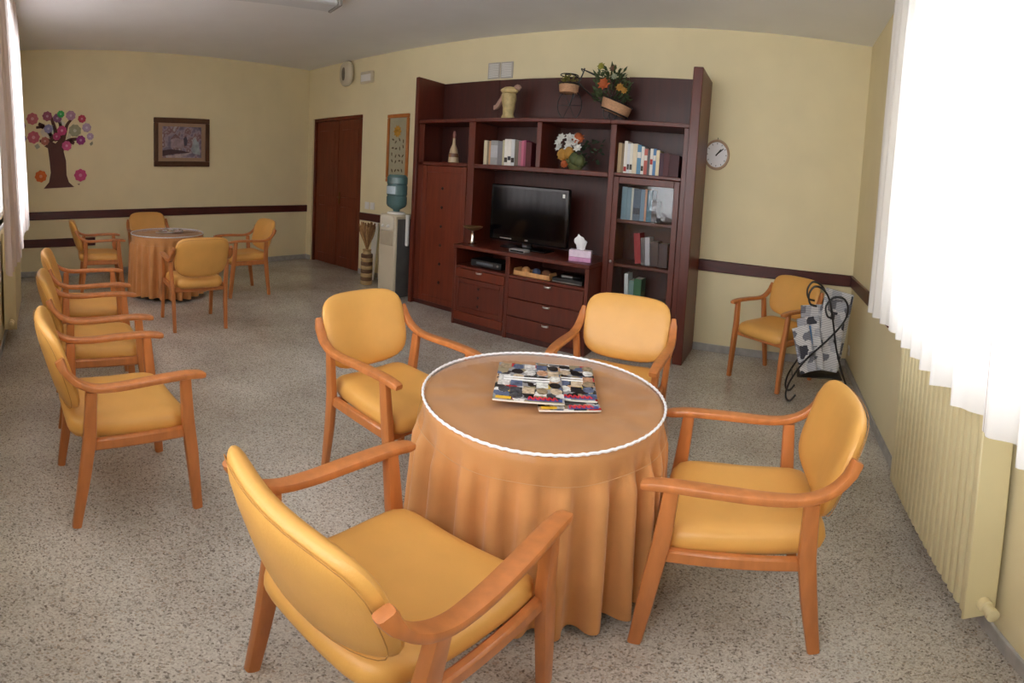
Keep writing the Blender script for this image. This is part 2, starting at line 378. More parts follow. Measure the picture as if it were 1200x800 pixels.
# door
d = thing('door_1', 'dark mahogany double door set in a shallow recess', 'door', ((DX0+DX1)/2, YC+.06, 0)); d['kind'] = 'structure'
w = (DX1-DX0)/2
b = MB(); b.box(-w, -w+.05, -.03, .09, 0, DZ); b.box(w-.05, w, -.03, .09, 0, DZ); b.box(-w+.05, w-.05, -.03, .09, DZ-.05, DZ); b.build('door_frame', DOORW, d)
for s_ in (-1, 1):
    x0, x1 = sorted((s_*.004, s_*(w-.055)))
    lf = MB().box(x0, x1, 0, .045, .01, DZ-.055).build('door_leaf', DOORW, d)
    for z0, z1 in ((.16, .92), (1.06, 2.08)):
        MB().box(x0+.1, x1-.1, -.008, .0, z0, z1, .006).build('raised_panel', DOORW, lf)
h_ = MB(); h_.box(.05, .09, -.012, 0, .96, 1.14, .004); h_.tube(catmull([(.07, -.01, 1.06), (.07, -.05, 1.06), (.10, -.055, 1.06), (.17, -.055, 1.06)], 4), .009)
h_.build('door_handle', mat('old_brass', (110, 80, 50), .35, .1, 9, metal=1), d)

# ------------------------------------------------------------------ curtains
def curtain(width, z0, z1, amp, pitch, seed, flare=0):
    rnd = random.Random(seed); b = MB(); nu = int(width/.0125); nv = 16; b.uv = []
    ph = [rnd.uniform(0, 6.28) for _ in range(5)]
    for j in range(nv+1):
        t = j/nv; z = z0+(z1-z0)*t
        for i in range(nu+1):
            x = width*i/nu
            a = 2*PI*x/pitch+1.1*math.sin(x*2.3+ph[0])+.7*math.sin(x*5.1+ph[1])
            k = amp*(1-.35*t)*(1+.35*math.sin(x*3.7+ph[2]))
            y = k*math.sin(a)+.3*k*math.sin(2.3*a+ph[3]+t*1.5)
            zz = z+(.012*math.sin(x*2.1+ph[4]) if j == 0 else 0)
            b.v.append((x+.3*k*math.cos(a), y-flare*t, zz)); b.uv.append((x, z))
    n = nu+1
    b.f = [(j*n+i, j*n+i+1, (j+1)*n+i+1, (j+1)*n+i) for j in range(nv) for i in range(nu)]
    return b
CUR = curtain_mat('sheer_white', (240, 238, 236), (170, 146, 138), .04, .32)
CURN = curtain_mat('sheer_open_weave', (246, 242, 238), (196, 170, 160), .40, .75)
CURL = curtain_mat('sheer_blush', (226, 214, 210), (150, 104, 92), .07, .66)
def curtain_set(label, width, z0, loc, rz, amp, pitch, seed, ma, flare=0):
    r = thing('sheer_curtain', label, 'curtain', loc, rz)
    curtain(width, z0, H-.045, amp, pitch, seed, flare).build('drape', ma, r, ang=180)
    MB().box(-.05, width+.05, -.02-flare, .02-flare, H-.035, H-.002, .006).build('curtain_track', WHITE, r)
curtain_set('bright white sheer pleated curtain over the radiator on the right', 2.95, .925, (XD-.205, .30, 0), PI/2, .038, .19, 3, CUR)
curtain_set('dim blush striped sheer curtain at the left edge', 3.28, .90, on_a(1.55, .205), AROT, .036, .17, 5, CURL, .06)
curtain_set('sheer curtain hanging behind the nearest row chairs', 3.25, .90, on_a(5.02, .12), AROT, .035, .165, 8, CURN)

# ------------------------------------------------------------------ radiators
def radiator(label, n, loc, rz, back=-1):
    r = thing('radiator', label, 'radiator', loc, rz); p = .0635
    col = MB(); col.sweep([(0, 0, 0), (0, 0, .02), (0, 0, .775), (0, 0, .795)], [.036, .049, .049, .036], [.09, .112, .112, .09], up=(0, 1, 0), c=.46)
    c0 = col.build('column', RADI, r, (p/2, 0, .15))
    for i in range(1, n): inst(c0, r, (p/2+p*i, 0, .15))
    for z in (.22, .87): MB().tube([(.01, 0, z), (p*n-.01, 0, z)], .028, 10).build('header_pipe', RADI, r)
    MB().box(-.012, .0, -.062, .062, .145, .948, .005).build('end_panel', RADI, r)
    v = MB(); v.lathe([(.0, 0), (.026, 0), (.026, .03), (.02, .034), (.02, .06), (.024, .064), (.024, .085), (.012, .09), (0, .09)], 14)
    vo = v.build('valve', RADI, r, (-.012, -.01, .21), (0, -PI/2, 0))
    for i in (2, n-3): MB().box(p*i-.02, p*i+.02, min(back*.05, back*.083), max(back*.05, back*.083), .62, .66).build('wall_bracket', RADI, r)
    return r
radiator('cream column radiator below the bright curtain', 18, (XD-.085, 1.50, 0), PI/2)
q = on_a(3.18, .085); radiator('cream column radiator below the dim curtain at the left edge', 17, q, AROT+PI, 1)

# ------------------------------------------------------------------ armchair
def make_chair():
    r = thing('armchair', '', 'armchair', group='ochre armchairs')
    tl = .35; up0 = Vector((0, -math.sin(tl), math.cos(tl))); nr = Vector((0, math.cos(tl), math.sin(tl)))
    def seatmap(u, v, t):
        wid = 1+.05*(v/.27)
        z = .424+t+.012*(u/.26)**2*(t > 0)-.018*max(0, v/.27)**3*.6+(.01*(-v/.27) if v < 0 else 0)
        return Vector((u*wid, v-.016, z))
    b = MB(); b.pillow(.262, .290, .052, 8, seatmap, 10, 5); b.build('seat', LEATHER, r)
    def backmap(u, v, t):
        wid = 1+.02*(v/.19)
        c = Vector((0, -.350, .676)); bow = .045*(u/.29)**2
        return c+Vector((u*wid, 0, 0))+up0*(v-.014*(u/.29)**2*(1 if v > 0 else -.5))+nr*(t+bow)
    b = MB(); out = b.pillow(.290, .190, .038, 4.4, backmap, 10, 2.6); bk = b.build('backrest', LEATHER, r)
    path = [backmap(p[0]*.290*.972, p[1]*.190*.965, -.0245) for p in out]
    MB().tube(path, .0014, 5, True).build('seam', SEAM, bk)
    for s_ in (-1, 1):
        MB().sweep([(s_*.290, .292, 0), (s_*.289, .262, .28), (s_*.292, .238, .45), (s_*.302, .222, .628)], [.036, .040, .040, .038], [.046, .060, .060, .05], up=(0, 1, 0)).build('leg', BEECH, r)
        MB().sweep([(s_*.280, -.285, 0), (s_*.285, -.245, .25), (s_*.293, -.222, .42), (s_*.314, -.215, .628)], [.035, .040, .040, .036], [.042, .056, .060, .05], up=(0, 1, 0)).build('leg', BEECH, r)
        P = catmull([(s_*.297, .318, .630), (s_*.303, .22, .642), (s_*.311, .06, .642), (s_*.317, -.10, .636), (s_*.320, -.20, .641), (s_*.318, -.275, .668), (s_*.313, -.325, .712), (s_*.308, -.352, .758)], 4)
        n = len(P); wd = [.050+.008*math.sin(PI*min(1, i/(n*.5))) for i in range(n)]; wd[0] = .042; wd[-1] = .030; wd[-2] = .036; wd[-3] = .04
        hh = [.028]*n; hh[0] = .02; hh[-1] = .04; hh[-2] = .044; hh[-3] = .04; hh[-4] = .036
        a = MB().sweep(P, wd, hh, c=.3).build('armrest', BEECH, r)
        MB().lathe([(0, -.002), (.006, -.002), (.006, .002), (0, .002)], 8).build('dowel_plug', SEAM, a, (s_*.341, -.262, .664), (0, PI/2, 0))
        MB().box(min(s_*.266, s_*.298), max(s_*.266, s_*.298), -.225, .24, .362, .412, .008).build('side_rail', BEECH, r)
    MB().box(-.27, .27, .222, .246, .355, .39, .006).build('front_rail', BEECH, r)
    MB().box(-.27, .27, -.236, -.212, .352, .392, .006).build('back_rail', BEECH, r)
    return r
CHAIRS = [
 ((-.804, .886), -.037, 'nearest ochre armchair, seen from behind, in front of the near round table'),
 ((-.070, 1.785), 1.67, 'ochre armchair right of the near round table, beside the radiator'),
 ((-1.765, 1.855), -1.64, 'ochre armchair left of the near round table'),
 ((-.918, 2.765), 3.225, 'ochre armchair behind the near round table, in front of the glass cabinet'),
 ((.03, 4.80), 2.53, 'ochre armchair in the right corner under the chair rail'),
 ((-2.33, .53), .02, 'ochre armchair nearest the camera in the row of three on the left'),
 ((-3.30, .59), -.07, 'middle ochre armchair in the row of three on the left'),
 ((-4.22, .68), -.12, 'farthest ochre armchair in the row of three on the left'),
 ((-4.97, 1.95), 1.47, 'ochre armchair with its back to the camera at the far round table'),
 ((-6.04, 3.10), 3.07, 'ochre armchair on the right side of the far round table'),
 ((-6.72, 1.23), -.10, 'ochre armchair on the left side of the far round table'),
 ((-7.20, 2.12), -1.66, 'ochre armchair between the far round table and the far wall'),
]
ch0 = make_chair()
for i, (p, a, lab) in enumerate(CHAIRS):
    if i == 0: ch0.location = (p[0], p[1], 0); ch0.rotation_euler = (0, 0, a); ch0['label'] = lab
    else: copy_tree(ch0, lab, (p[0], p[1], 0), a)

# ------------------------------------------------------------------ round tables with cloths and vinyl covers
TH, TR = .70, .488
def hashn(a, k): return math.sin(a*12.9898+k*78.233)
def cloth_mesh(seed, n=368, press=None):
    rnd = random.Random(seed); b = MB(); rows = []
    ph = [rnd.uniform(0, 6.28) for _ in range(8)]
    def wr(x, y):
        return .0030*math.sin(x*38+3*math.sin(y*9+ph[0])+ph[1])*math.sin(y*14+ph[2])+.0026*math.sin((x+y)*27+2*math.sin(x*11+ph[3])+ph[4])
    for r in [.04]+[TR*k/12 for k in range(1, 12)]+[TR*.975, TR]:
        rows.append([(r*math.cos(2*PI*k/n), r*math.sin(2*PI*k/n), TH+wr(r*math.cos(2*PI*k/n), r*math.sin(2*PI*k/n))*(1 if r < TR*.97 else .3)) for k in range(n)])
    for z in [TH-.006, TH-.03, TH-.07, TH-.10, TH-.15, TH-.22, TH-.31, TH-.42, TH-.54, TH-.63, TH-.665]:
        t = (TH-z)/.665; row = []
        for k in range(n):
            a = 2*PI*k/n
            amp = (0 if z > TH-.05 else min(1, (TH-z-.05)/.10))*(.024+.030*t)
            q = 27*a+1.3*math.sin(2*a+ph[5])+.9*math.sin(5*a+ph[6])
            s_ = math.sin(q); s_ = math.copysign(abs(s_)**.6, s_)
            r = TR+.004+amp*.25+.004*t+amp*s_*.8*(1+.3*math.sin(3*a+ph[7]))
            if press and abs(math.sin(a-press[0])*r) < .31 and math.cos(a-press[0]) > 0: r = min(r, press[1]/math.cos(a-press[0]))   # the cloth gives way to the chair seat
            row.append((r*math.cos(a), r*math.sin(a), z+(.010*math.sin(4*a+ph[6]) if t > .97 else 0)))
        rows.append(row)
    vs = [(0, 0, TH)]+[v for r in rows for v in r]; fs = [(0, 1+k, 1+(k+1) % n) for k in range(n)]
    for i in range(len(rows)-1):
        for k in range(n): fs.append((1+i*n+k, 1+i*n+(k+1) % n, 1+(i+1)*n+(k+1) % n, 1+(i+1)*n+k))
    return b.add(vs, fs)
def round_table(x, y, which, seed, press=None):
    t = thing('round_table', 'round table hidden under the %s ochre cloth' % which, 'table', (x, y, 0), group='round tables')
    MB().lathe([(0, TH-.035), (TR-.02, TH-.035), (TR-.012, TH-.03), (TR-.012, TH-.01), (TR-.016, TH-.006), (0, TH-.006)], 40).build('tabletop', MAHO, t)
    MB().lathe([(0, .10), (.05, .10), (.055, .3), (.04, .5), (.06, TH-.035), (0, TH-.035)], 16).build('column', BLACKM, t)
    lg = MB().sweep([(.03, 0, .12), (.18, 0, .075), (.36, 0, .022), (.41, 0, .015)], .05, [.05, .045, .03, .03]).build('foot', BLACKM, t)
    for k in range(1, 4): inst(lg, t, (0, 0, 0), (0, 0, k*PI/2))
    c = thing('tablecloth', 'long pleated ochre cloth on the %s round table' % which, 'tablecloth', (x, y, 0), seed, group='round tablecloths')
    cloth_mesh(seed, press=press).build('cloth', CLOTH, c, ang=180)
    v = thing('vinyl_cover', 'clear vinyl cover with white braid rim on the %s round table' % which, 'table cover', (x, y, 0), group='vinyl covers')
    n = 96; b = MB(); rr = [(.02, .0075), (TR*.5, .0075), (TR+.004, .0065), (TR+.0125, .002), (TR+.016, -.03), (TR+.024, -.085)]
    rows = [[(r*math.cos(2*PI*k/n), r*math.sin(2*PI*k/n), TH+z+(.003*math.sin(9*2*PI*k/n) if z < -.05 else 0)) for k in range(n)] for r, z in rr]
    b.ring(rows, False, False); b.f.append(tuple(range(n))); b.build('vinyl_sheet', CLEAR, v, ang=180)
    MB().tube([((TR+.0245)*math.cos(2*PI*k/n), (TR+.0245)*math.sin(2*PI*k/n), TH-.085+.003*math.sin(9*2*PI*k/n)) for k in range(n)], .0008, 5, True).build('vinyl_hem', mat('vinyl_edge', (190, 150, 108), .3, .05, 9), v)
    pth = []
    for k in range(240):
        a = 2*PI*k/240; w_ = .0018*math.sin(a*90)
        pth.append(((TR+.008+w_)*math.cos(a), (TR+.008+w_)*math.sin(a), TH+.008+.0016*math.cos(a*90)))
    MB().tube(pth, .0052, 6, True).build('braid_rim', TRIM, v)
T1, T2 = (-.870, 1.765), (-6.33, 2.09)
round_table(*T1, 'near', 2.0, (.10-2.0, .513)); round_table(*T2, 'far', 4.4)

# ------------------------------------------------------------------ wall unit
YF, YBK = 4.84, 5.42
def panel_door(b, x0, x1, z0, z1, y, s_=.055, th=.02):
    """framed door: stiles, rails"""
    b.box(x0, x0+s_, y, y+th, z0, z1); b.box(x1-s_, x1, y, y+th, z0, z1); b.box(x0+s_, x1-s_, y, y+th, z0, z0+s_); b.box(x0+s_, x1-s_, y, y+th, z1-s_, z1)
# left tall cupboard
u = thing('tall_cupboard', 'dark mahogany tall cupboard at the left end of the wall unit', 'cupboard', (0, 0, 0))
XL0, XL1 = -4.50, -3.52
MB().box(XL0, XL0+.06, YF-.04, YBK, 0, 2.56, .006).build('side_panel', MAHO, u)
b = MB(); b.box(XL1-.10, XL1, YF, YBK-.1, .0, 2.03); b.box(XL0+.06, XL0+.15, YF, YF+.03, .05, 2.03); b.build('stile', MAHO, u)
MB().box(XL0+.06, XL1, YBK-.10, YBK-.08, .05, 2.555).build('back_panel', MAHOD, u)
MB().box(XL0+.06, XL1, YF-.012, YBK-.1, 2.03, 2.07, .006).build('top_shelf', MAHO, u)
MB().box(XL0+.06, XL1-.10, YF, YBK-.1, 1.565, 1.605, .005).build('niche_shelf', MAHO, u)
MB().box(XL0+.06, XL1-.10, YF+.02, YBK-.1, 0, .05).build('plinth', MAHOD, u)
b = MB(); panel_door(b, XL0+.155, XL1-.105, .055, 1.56, YF-.004, .07); b.box(XL0+.22, XL1-.17, YF+.004, YF+.012, .12, 1.5); dr = b.build('cupboard_door', MAHOL, u)
for k in range(6): MB().lathe([(0, 0), (.016, 0), (.018, .006), (.012, .016), (0, .018)], 12).build('knob', STUD, dr, (-4.0, YF+.004, 1.32-.205*k), (PI/2, 0, 0))
# right display cabinet
u = thing('display_cabinet', 'dark mahogany display cabinet with glass door at the right of the wall unit', 'cabinet')
XR0, XR1 = -1.80, -.865
MB().box(XR1-.10, XR1, YF-.04, YBK, 0, 2.565, .006).build('side_panel', MAHO, u)
b = MB(); b.box(XR0, XR0+.065, YF, YBK-.1, 0, 2.03); b.box(XR1-.155, XR1-.10, YF, YBK-.1, .05, 2.03); b.build('stile', MAHO, u)
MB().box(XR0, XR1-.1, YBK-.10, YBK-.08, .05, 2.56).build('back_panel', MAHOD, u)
MB().box(XR0, XR1-.10, YF-.012, YBK-.1, 2.03, 2.07, .006).build('top_shelf', MAHO, u)
for z in (1.575, 1.165, .775, .43): MB().box(XR0+.065, XR1-.155, YF+(.0 if z > 1.5 else .04), YBK-.1, z, z+.03, .004).build('shelf', MAHO, u)
MB().box(XR0+.065, XR1-.155, YF+.02, YBK-.1, 0, .05).build('plinth', MAHOD, u)
b = MB(); panel_door(b, XR0+.068, XR1-.158, .055, 1.57, YF-.006, .06); dr = b.build('glass_door', MAHO, u)
MB().box(XR0+.12, XR1-.21, YF+.003, YF+.007, .11, 1.515, .001).build('pane', GLASS, dr)
MB().lathe([(0, 0), (.012, 0), (.014, .012), (.008, .02), (0, .021)], 12).build('knob', METAL, dr, (XR0+.095, YF-.006, .82), (PI/2, 0, 0))
# bridge
u = thing('bridge_shelf', 'dark mahogany bridge with two open niches over the television', 'shelf')
BX0, BX1 = -3.519, -1.801
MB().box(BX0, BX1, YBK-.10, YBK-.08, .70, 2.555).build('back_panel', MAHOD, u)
MB().box(BX0, BX1, YF-.012, YBK-.1, 2.03, 2.07, .006).build('top_shelf', MAHO, u)
MB().box(BX0, BX1, YF, YBK-.1, 1.555, 1.60, .005).build('bottom_shelf', MAHO, u)
MB().box(-2.675, -2.615, YF, YBK-.1, 1.60, 2.03).build('divider', MAHO, u)
# low television cabinet
u = thing('tv_cabinet', 'low mahogany cabinet with drawers under the television', 'cabinet')
CX0, CX1, CY = -3.50, -1.805, 4.50
MB().box(CX0-.006, CX1+.004, CY-.012, 5.30, .765, .80, .005).build('cabinet_top', MAHO, u)
b = MB(); b.box(CX0, CX0+.035, CY, 5.3, 0, .765); b.box(CX1-.045, CX1, CY, 5.3, 0, .765); b.box(-2.785, -2.735, CY, 5.3, 0, .765); b.box(CX0+.035, CX1-.045, 5.28, 5.3, .05, .765)
b.box(CX0+.035, CX1-.045, CY+.004, 5.28, .575, .60); b.build('carcass', MAHO, u)
MB().box(CX0+.035, CX1-.045, CY+.015, CY+.035, 0, .05).build('plinth', MAHOD, u)
def handle(p, x, y, z): 
    MB().sweep(catmull([(-.04, .001, 0), (-.03, -.014, -.001), (0, -.02, -.002), (.03, -.014, -.001), (.04, .001, 0)], 3), .007, .016).build('handle', METAL, p, (x, y, z))
o = MB().box(CX0+.038, -2.788, CY-.004, CY+.016, .485, .572, .004).build('drawer', MAHOL, u); handle(o, -3.13, CY-.004, .555)
b = MB(); panel_door(b, CX0+.038, -2.788, .145, .482, CY-.004, .05); b.box(CX0+.08, -2.83, CY+.004, CY+.012, .190, .44); o = b.build('cupboard_door', MAHO, u)
for k in range(3): MB().lathe([(0, 0), (.012, 0), (.014, .006), (0, .012)], 10).build('knob', STUD, o, (-3.13, CY+.004, .40-.085*k), (PI/2, 0, 0))
MB().box(CX0+.038, -2.788, CY-.004, CY+.016, .055, .142, .004).build('drawer', MAHOL, u)
for z0, z1 in ((.395, .572), (.225, .390), (.055, .220)):
    o = MB().box(-2.732, CX1-.048, CY-.004, CY+.016, z0, z1, .004).build('drawer', MAHO, u); handle(o, -2.26, CY-.004, z1-.02)

# ------------------------------------------------------------------ things on the unit
def book(x, y, z, w, h, dpt, rgb, label, group, band=None, tilt=0):
    nm = 'cover_%d_%d_%d' % rgb
    r = thing('book', label, 'book', (x, y, z), group=group, rot=(0, tilt, 0))
    b = MB(); e = .003
    b.box(0, w, 0, .004, 0, h, .001); b.box(0, e, .004, dpt, 0, h, .001); b.box(w-e, w, .004, dpt, 0, h, .001); b.build('cover', mat(nm, rgb, .55, .06, 20), r)
    MB().box(e, w-e, .004, dpt-.004, .004, h-.004, .001).build('pages', PAPER, r)
    if band: MB().box(.002, w-.002, -.0008, .001, h*band[0], h*band[1], .0003).build('spine_label', mat('cover_%d_%d_%d' % band[2], band[2], .55, .06, 20), r)
def shelf_row(x0, x1, y, z, specs, where, group):
    """specs: (relative width, height, colour, word, band)"""
    tot = sum(s_[0] for s_ in specs); x = x0
    for i, s_ in enumerate(specs):
        w = (x1-x0)*s_[0]/tot; tl = s_[5] if len(s_) > 5 else 0
        book(x+.0006, y, z+.0006+(w*math.sin(-tl) if tl < 0 else 0), w-.0012, s_[1], .17, s_[2], '%s book, %s from the left %s' % (s_[3], NUM[i], where), group, s_[4] if len(s_) > 4 else None, tl); x += w
cream, white, grey, dgrey, pink, wine, blue, teal, tan, red = (206, 196, 164), (226, 222, 214), (150, 150, 150), (96, 92, 92), (176, 84, 104), (74, 22, 30), (92, 140, 172), (46, 96, 116), (176, 150, 112), (168, 40, 36)
lab = (.12, .3, (60, 50, 44)); labw = (.55, .75, (226, 222, 214))
shelf_row(-3.42, -2.76, YF+.05, 1.601, [(1, .245, cream, 'cream'), (.6, .24, (130, 118, 96), 'olive'), (.5, .24, (196, 150, 110), 'orange tan'), (2.2, .245, grey, 'wide grey', (.3, .8, (178, 178, 182))), (1.4, .24, (122, 120, 124), 'dark grey'), (.6, .25, (190, 182, 150), 'straw'), (1, .262, white, 'white', lab), (1, .262, white, 'white', (.2, .35, (60, 60, 66))), (1, .26, (206, 208, 210), 'pale grey', lab), (1.1, .25, (112, 104, 92), 'taupe'), (.8, .245, (158, 110, 118), 'dusty pink'), (.7, .25, (190, 104, 128), 'pink'), (.6, .255, (150, 70, 96), 'magenta'), (1.6, .235, (84, 26, 30), 'dark wine')], 'under the pale statue', 'books in the centre niche')
shelf_row(-1.722, -1.06, YF+.05, 1.606, [(1, .265, tan, 'tan'), (.7, .26, (128, 110, 84), 'brown'), (.9, .285, white, 'tall white', (.05, .2, red)), (.7, .265, (214, 216, 220), 'pale grey', lab), (.8, .265, (224, 222, 212), 'ivory', lab), (1.2, .265, (220, 206, 178), 'cream'), (1.1, .258, blue, 'light blue', labw), (.8, .245, white, 'white', lab), (.9, .225, (186, 96, 84), 'rust', labw), (.7, .22, dgrey, 'charcoal'), (.8, .232, white, 'white', (.4, .6, red)), (.8, .232, (84, 130, 178), 'blue', labw), (.9, .222, (226, 212, 176), 'straw'), (1.1, .20, (66, 34, 52), 'plum'), (1.5, .20, wine, 'wine red'), (2.6, .19, (64, 20, 26), 'thick dark wine red')], 'in the top right niche', 'books in the top right niche')
shelf_row(-1.66, -1.27, YF+.09, 1.196, [(1.3, .29, (130, 160, 172), 'pale blue'), (1, .285, (120, 150, 164), 'grey blue'), (.5, .285, (206, 208, 196), 'ivory'), (1.7, .28, (88, 106, 124), 'slate blue', (.2, .4, (52, 60, 74))), (1, .28, (122, 150, 172), 'light blue'), (.5, .285, (204, 150, 120), 'salmon'), (1.2, .28, teal, 'teal'), (1.2, .19, (60, 54, 56), 'short charcoal')], 'on the upper shelf behind the glass door', 'books on the upper glazed shelf')
shelf_row(-1.47, -1.12, YF+.09, .806, [(.8, .27, (150, 26, 32), 'leaning red', None, -.12), (.5, .24, dgrey, 'charcoal', None, -.10), (.6, .25, (176, 176, 182), 'silver grey', None, -.08), (1, .22, (66, 52, 50), 'brown', None, -.05), (1.1, .21, (56, 42, 44), 'dark brown', None, -.03)], 'on the middle shelf behind the glass door', 'books on the middle glazed shelf')
shelf_row(-1.56, -1.38, YF+.09, .461, [(.6, .25, (212, 220, 218), 'white', None, -.06), (.8, .20, (120, 150, 146), 'pale green'), (1.2, .22, (40, 104, 62), 'green')], 'on the lower shelf behind the glass door', 'books on the lower glazed shelf')

# television
t = thing('television', 'black flat screen television on the low cabinet', 'television', (-2.765, 4.92, .80))
MB().box(-.515, .515, -.03, .03, .06, .615, .012).build('bezel', BLACK, t)
MB().box(-.478, .478, -.033, -.029, .115, .58, .001).build('screen', mat('screen_glass', (5, 5, 8), .07, .05, 3, spec=.3), t)
b = MB(); b.box(-.30, .30, -.12, .12, 0, .012, .005); b.build('stand_base', BLACK, t); MB().box(-.06, .06, -.02, .02, .012, .08).build('stand_neck', BLACK, t)
MB().box(-.36, -.20, -.036, -.03, .078, .09, .002).build('speaker_strip', METAL, t); MB().box(-.02, .02, -.034, -.03, .082, .094, .001).build('logo_plate', METAL, t)
MB().box(.435, .465, -.0355, -.033, .53, .565, .001).build('energy_sticker', WHITE, t)
o = MB(); o.box(-.10, .10, -.06, .06, 0, .028, .005); r = thing('set_top_box', 'small grey box under the television', 'box', (-2.70, 4.64, .8005)); o.build('case', mat('box_grey', (150, 146, 146), .4, .05, 9), r); MB().box(-.085, .085, -.062, -.059, .006, .02, .001).build('front_panel', BLACK, r)
# compote
r = thing('pedestal_dish', 'silver pedestal dish left of the television', 'dish', (-3.375, 4.68, .80))
MB().lathe([(0, 0), (.05, 0), (.052, .008), (.03, .018), (.018, .05), (.022, .09), (.015, .12), (.02, .132), (0, .132)], 20).build('stem', SILVER, r)
MB().lathe([(.012, .130), (.06, .142), (.11, .165), (.118, .178), (.106, .172), (.05, .152), (0, .146)], 24).build('bowl', mat('antique_gilt', (160, 132, 92), .35, .15, 20, metal=.8), r)
# tissue box
r = thing('tissue_box', 'pink and white tissue box right of the television', 'tissue box', (-1.985, 4.68, .80), .25)
MB().box(-.115, .115, -.06, .06, .04, .10, .003).build('box_body', mat('box_lilac', (226, 208, 226), .6, .1, 18), r); MB().box(-.116, .116, -.061, .061, 0, .04, .003).build('printed_band', mat('box_pink', (206, 150, 190), .6, .12, 24), r)
b = MB(); rnd = random.Random(4)
rows = []
for k, (rr, z) in enumerate(((.035, .098), (.045, .13), (.06, .165), (.04, .20), (.008, .225))):
    rows.append([(rr*(1+.35*math.sin(3*a+k))*math.cos(a)-.018*k*.5, rr*.55*(1+.3*math.cos(2*a+k))*math.sin(a), z+.012*math.sin(2*a+k)) for a in [2*PI*i/14 for i in range(14)]])
b.ring(rows, False, False); b.build('tissue', mat('tissue_white', (240, 240, 242), .9, .03, 10), r)
# players, tray and papers in the low niches
r = thing('video_player', 'black video player in the left low niche', 'player', (-3.10, 4.72, .6005)); MB().box(-.21, .21, -.14, .14, .005, .07, .005).build('case', BLACKM, r)
MB().box(-.13, .10, -.143, -.139, .028, .05, .001).build('display', mat('display_grey', (96, 102, 108), .3, .1, 9), r); MB().lathe([(0, 0), (.012, 0), (.012, .01), (0, .011)], 12).build('knob', METAL, r, (.165, -.14, .04), (PI/2, 0, 0))
r = thing('wooden_tray', 'light wooden tray in the right low niche', 'tray', (-2.49, 4.64, .6005)); wd = mat('pale_pine', (206, 152, 96), .55, .15, 6, (4, 1, 1))
for n_, q in (('tray_base', (-.22, .22, -.09, .09, 0, .008)), ('tray_side', (-.22, .22, -.09, -.08, .008, .042)), ('tray_side', (-.22, .22, .08, .09, .008, .042)), ('tray_end', (-.22, -.21, -.08, .08, .008, .06)), ('tray_end', (.21, .22, -.08, .08, .008, .06))): MB().box(*q, .003).build(n_, wd, r)
def blob(b, c, r, n=10, m_=6, k=0, sq=(1, 1, 1)):
    rows = [[Vector((c[0]+sq[0]*r*math.sin(PI*(j+.5)/m_)*math.cos(2*PI*i/n)*(1+.08*hashn(i+k, j)), c[1]+sq[1]*r*math.sin(PI*(j+.5)/m_)*math.sin(2*PI*i/n), c[2]+sq[2]*r*math.cos(PI*(j+.5)/m_))) for i in range(n)] for j in range(m_)]
    return b.ring(rows)
for k, (x, rgb, lb) in enumerate(((-2.60, (196, 140, 86), 'tan cloth bundle at the left of the wooden tray'), (-2.47, (60, 70, 96), 'navy cloth bundle in the middle of the wooden tray'), (-2.35, (112, 70, 44), 'brown cloth bundle at the right of the wooden tray'))):
    o = MB(); blob(o, (0, 0, .035), .05, 14, 8, k, (1, .9, .7)); c = o.build('cloth_bundle', mat('bundle%d' % k, rgb, .9, .2, 30, bump=.4), None, (x, 4.64, .6095)); tag(c, lb, 'cloth', 'cloth bundles in the tray')
r = thing('disc_player', 'flat black disc player right of the wooden tray', 'player', (-2.06, 4.66, .6005)); MB().box(-.17, .17, -.12, .12, .004, .045, .004).build('case', BLACKM, r); MB().box(-.168, .168, -.123, -.119, .006, .014, .001).build('trim_strip', METAL, r)
r = thing('video_case', 'black video case lying on the disc player', 'case', (-2.05, 4.66, .6460), .1); MB().box(-.11, .11, -.07, .07, 0, .026, .003).build('case', BLACK, r); MB().box(-.10, .02, -.072, -.068, .004, .022, .0005).build('case_label', mat('label_grey', (120, 116, 112), .6, .2, 30), r)

# bottle
r = thing('ceramic_bottle', 'slim cream ceramic bottle in the left niche', 'bottle', (-3.97, 5.0, 1.606))
MB().lathe([(0, 0), (.068, 0), (.07, .012), (.066, .06), (.058, .10), (.048, .15), (.022, .20), (.018, .26), (.022, .268), (.0, .268)], 20).build('body', mat('glaze_cream', (196, 172, 138), .3, .15, 12), r)
MB().lathe([(.063, .058), (.0685, .062), (.066, .10), (.060, .104), (.055, .10), (.055, .06)], 20).build('glaze_band', mat('glaze_brown', (120, 78, 50), .3, .15, 12), r)
MB().lathe([(0, .268), (.018, .268), (.022, .31), (.014, .345), (0, .35)], 12).build('stopper', mat('cork_rose', (150, 96, 84), .6, .15, 20), r)

# statue-like vase on top
r = thing('pale_figurine', 'pale carved figurine on the top shelf above the books', 'figurine', (-3.20, 5.05, 2.07)); st = mat('pale_resin', (190, 170, 120), .6, .25, 18)
MB().lathe([(0, 0), (.075, 0), (.078, .03), (.065, .06), (.07, .13), (.085, .22), (.09, .27), (.06, .29), (0, .29)], 16, fun=lambda a, z: .008*math.sin(5*a+z*30)).build('body', st, r)
b = MB(); blob(b, (0, 0, .31), .10, 16, 8, 2, (1.15, .8, .42)); b.build('head', mat('resin_straw', (206, 184, 130), .6, .2, 16), r)
MB().sweep(catmull([(-.05, -.02, .28), (-.10, -.03, .20), (-.15, -.03, .14), (-.19, -.03, .13)], 4), [.05]*12+[.03], .05).build('draped_ribbon', mat('resin_rose', (170, 134, 116), .7, .2, 20), r)
MB().sweep(catmull([(.07, 0, .32), (.12, -.01, .345), (.155, -.01, .32)], 4), [.03, .04, .05, .05, .05, .05, .04, .03, .02], .05).build('wing_tip', mat('resin_rose', (170, 134, 116), .7, .2, 20), r)

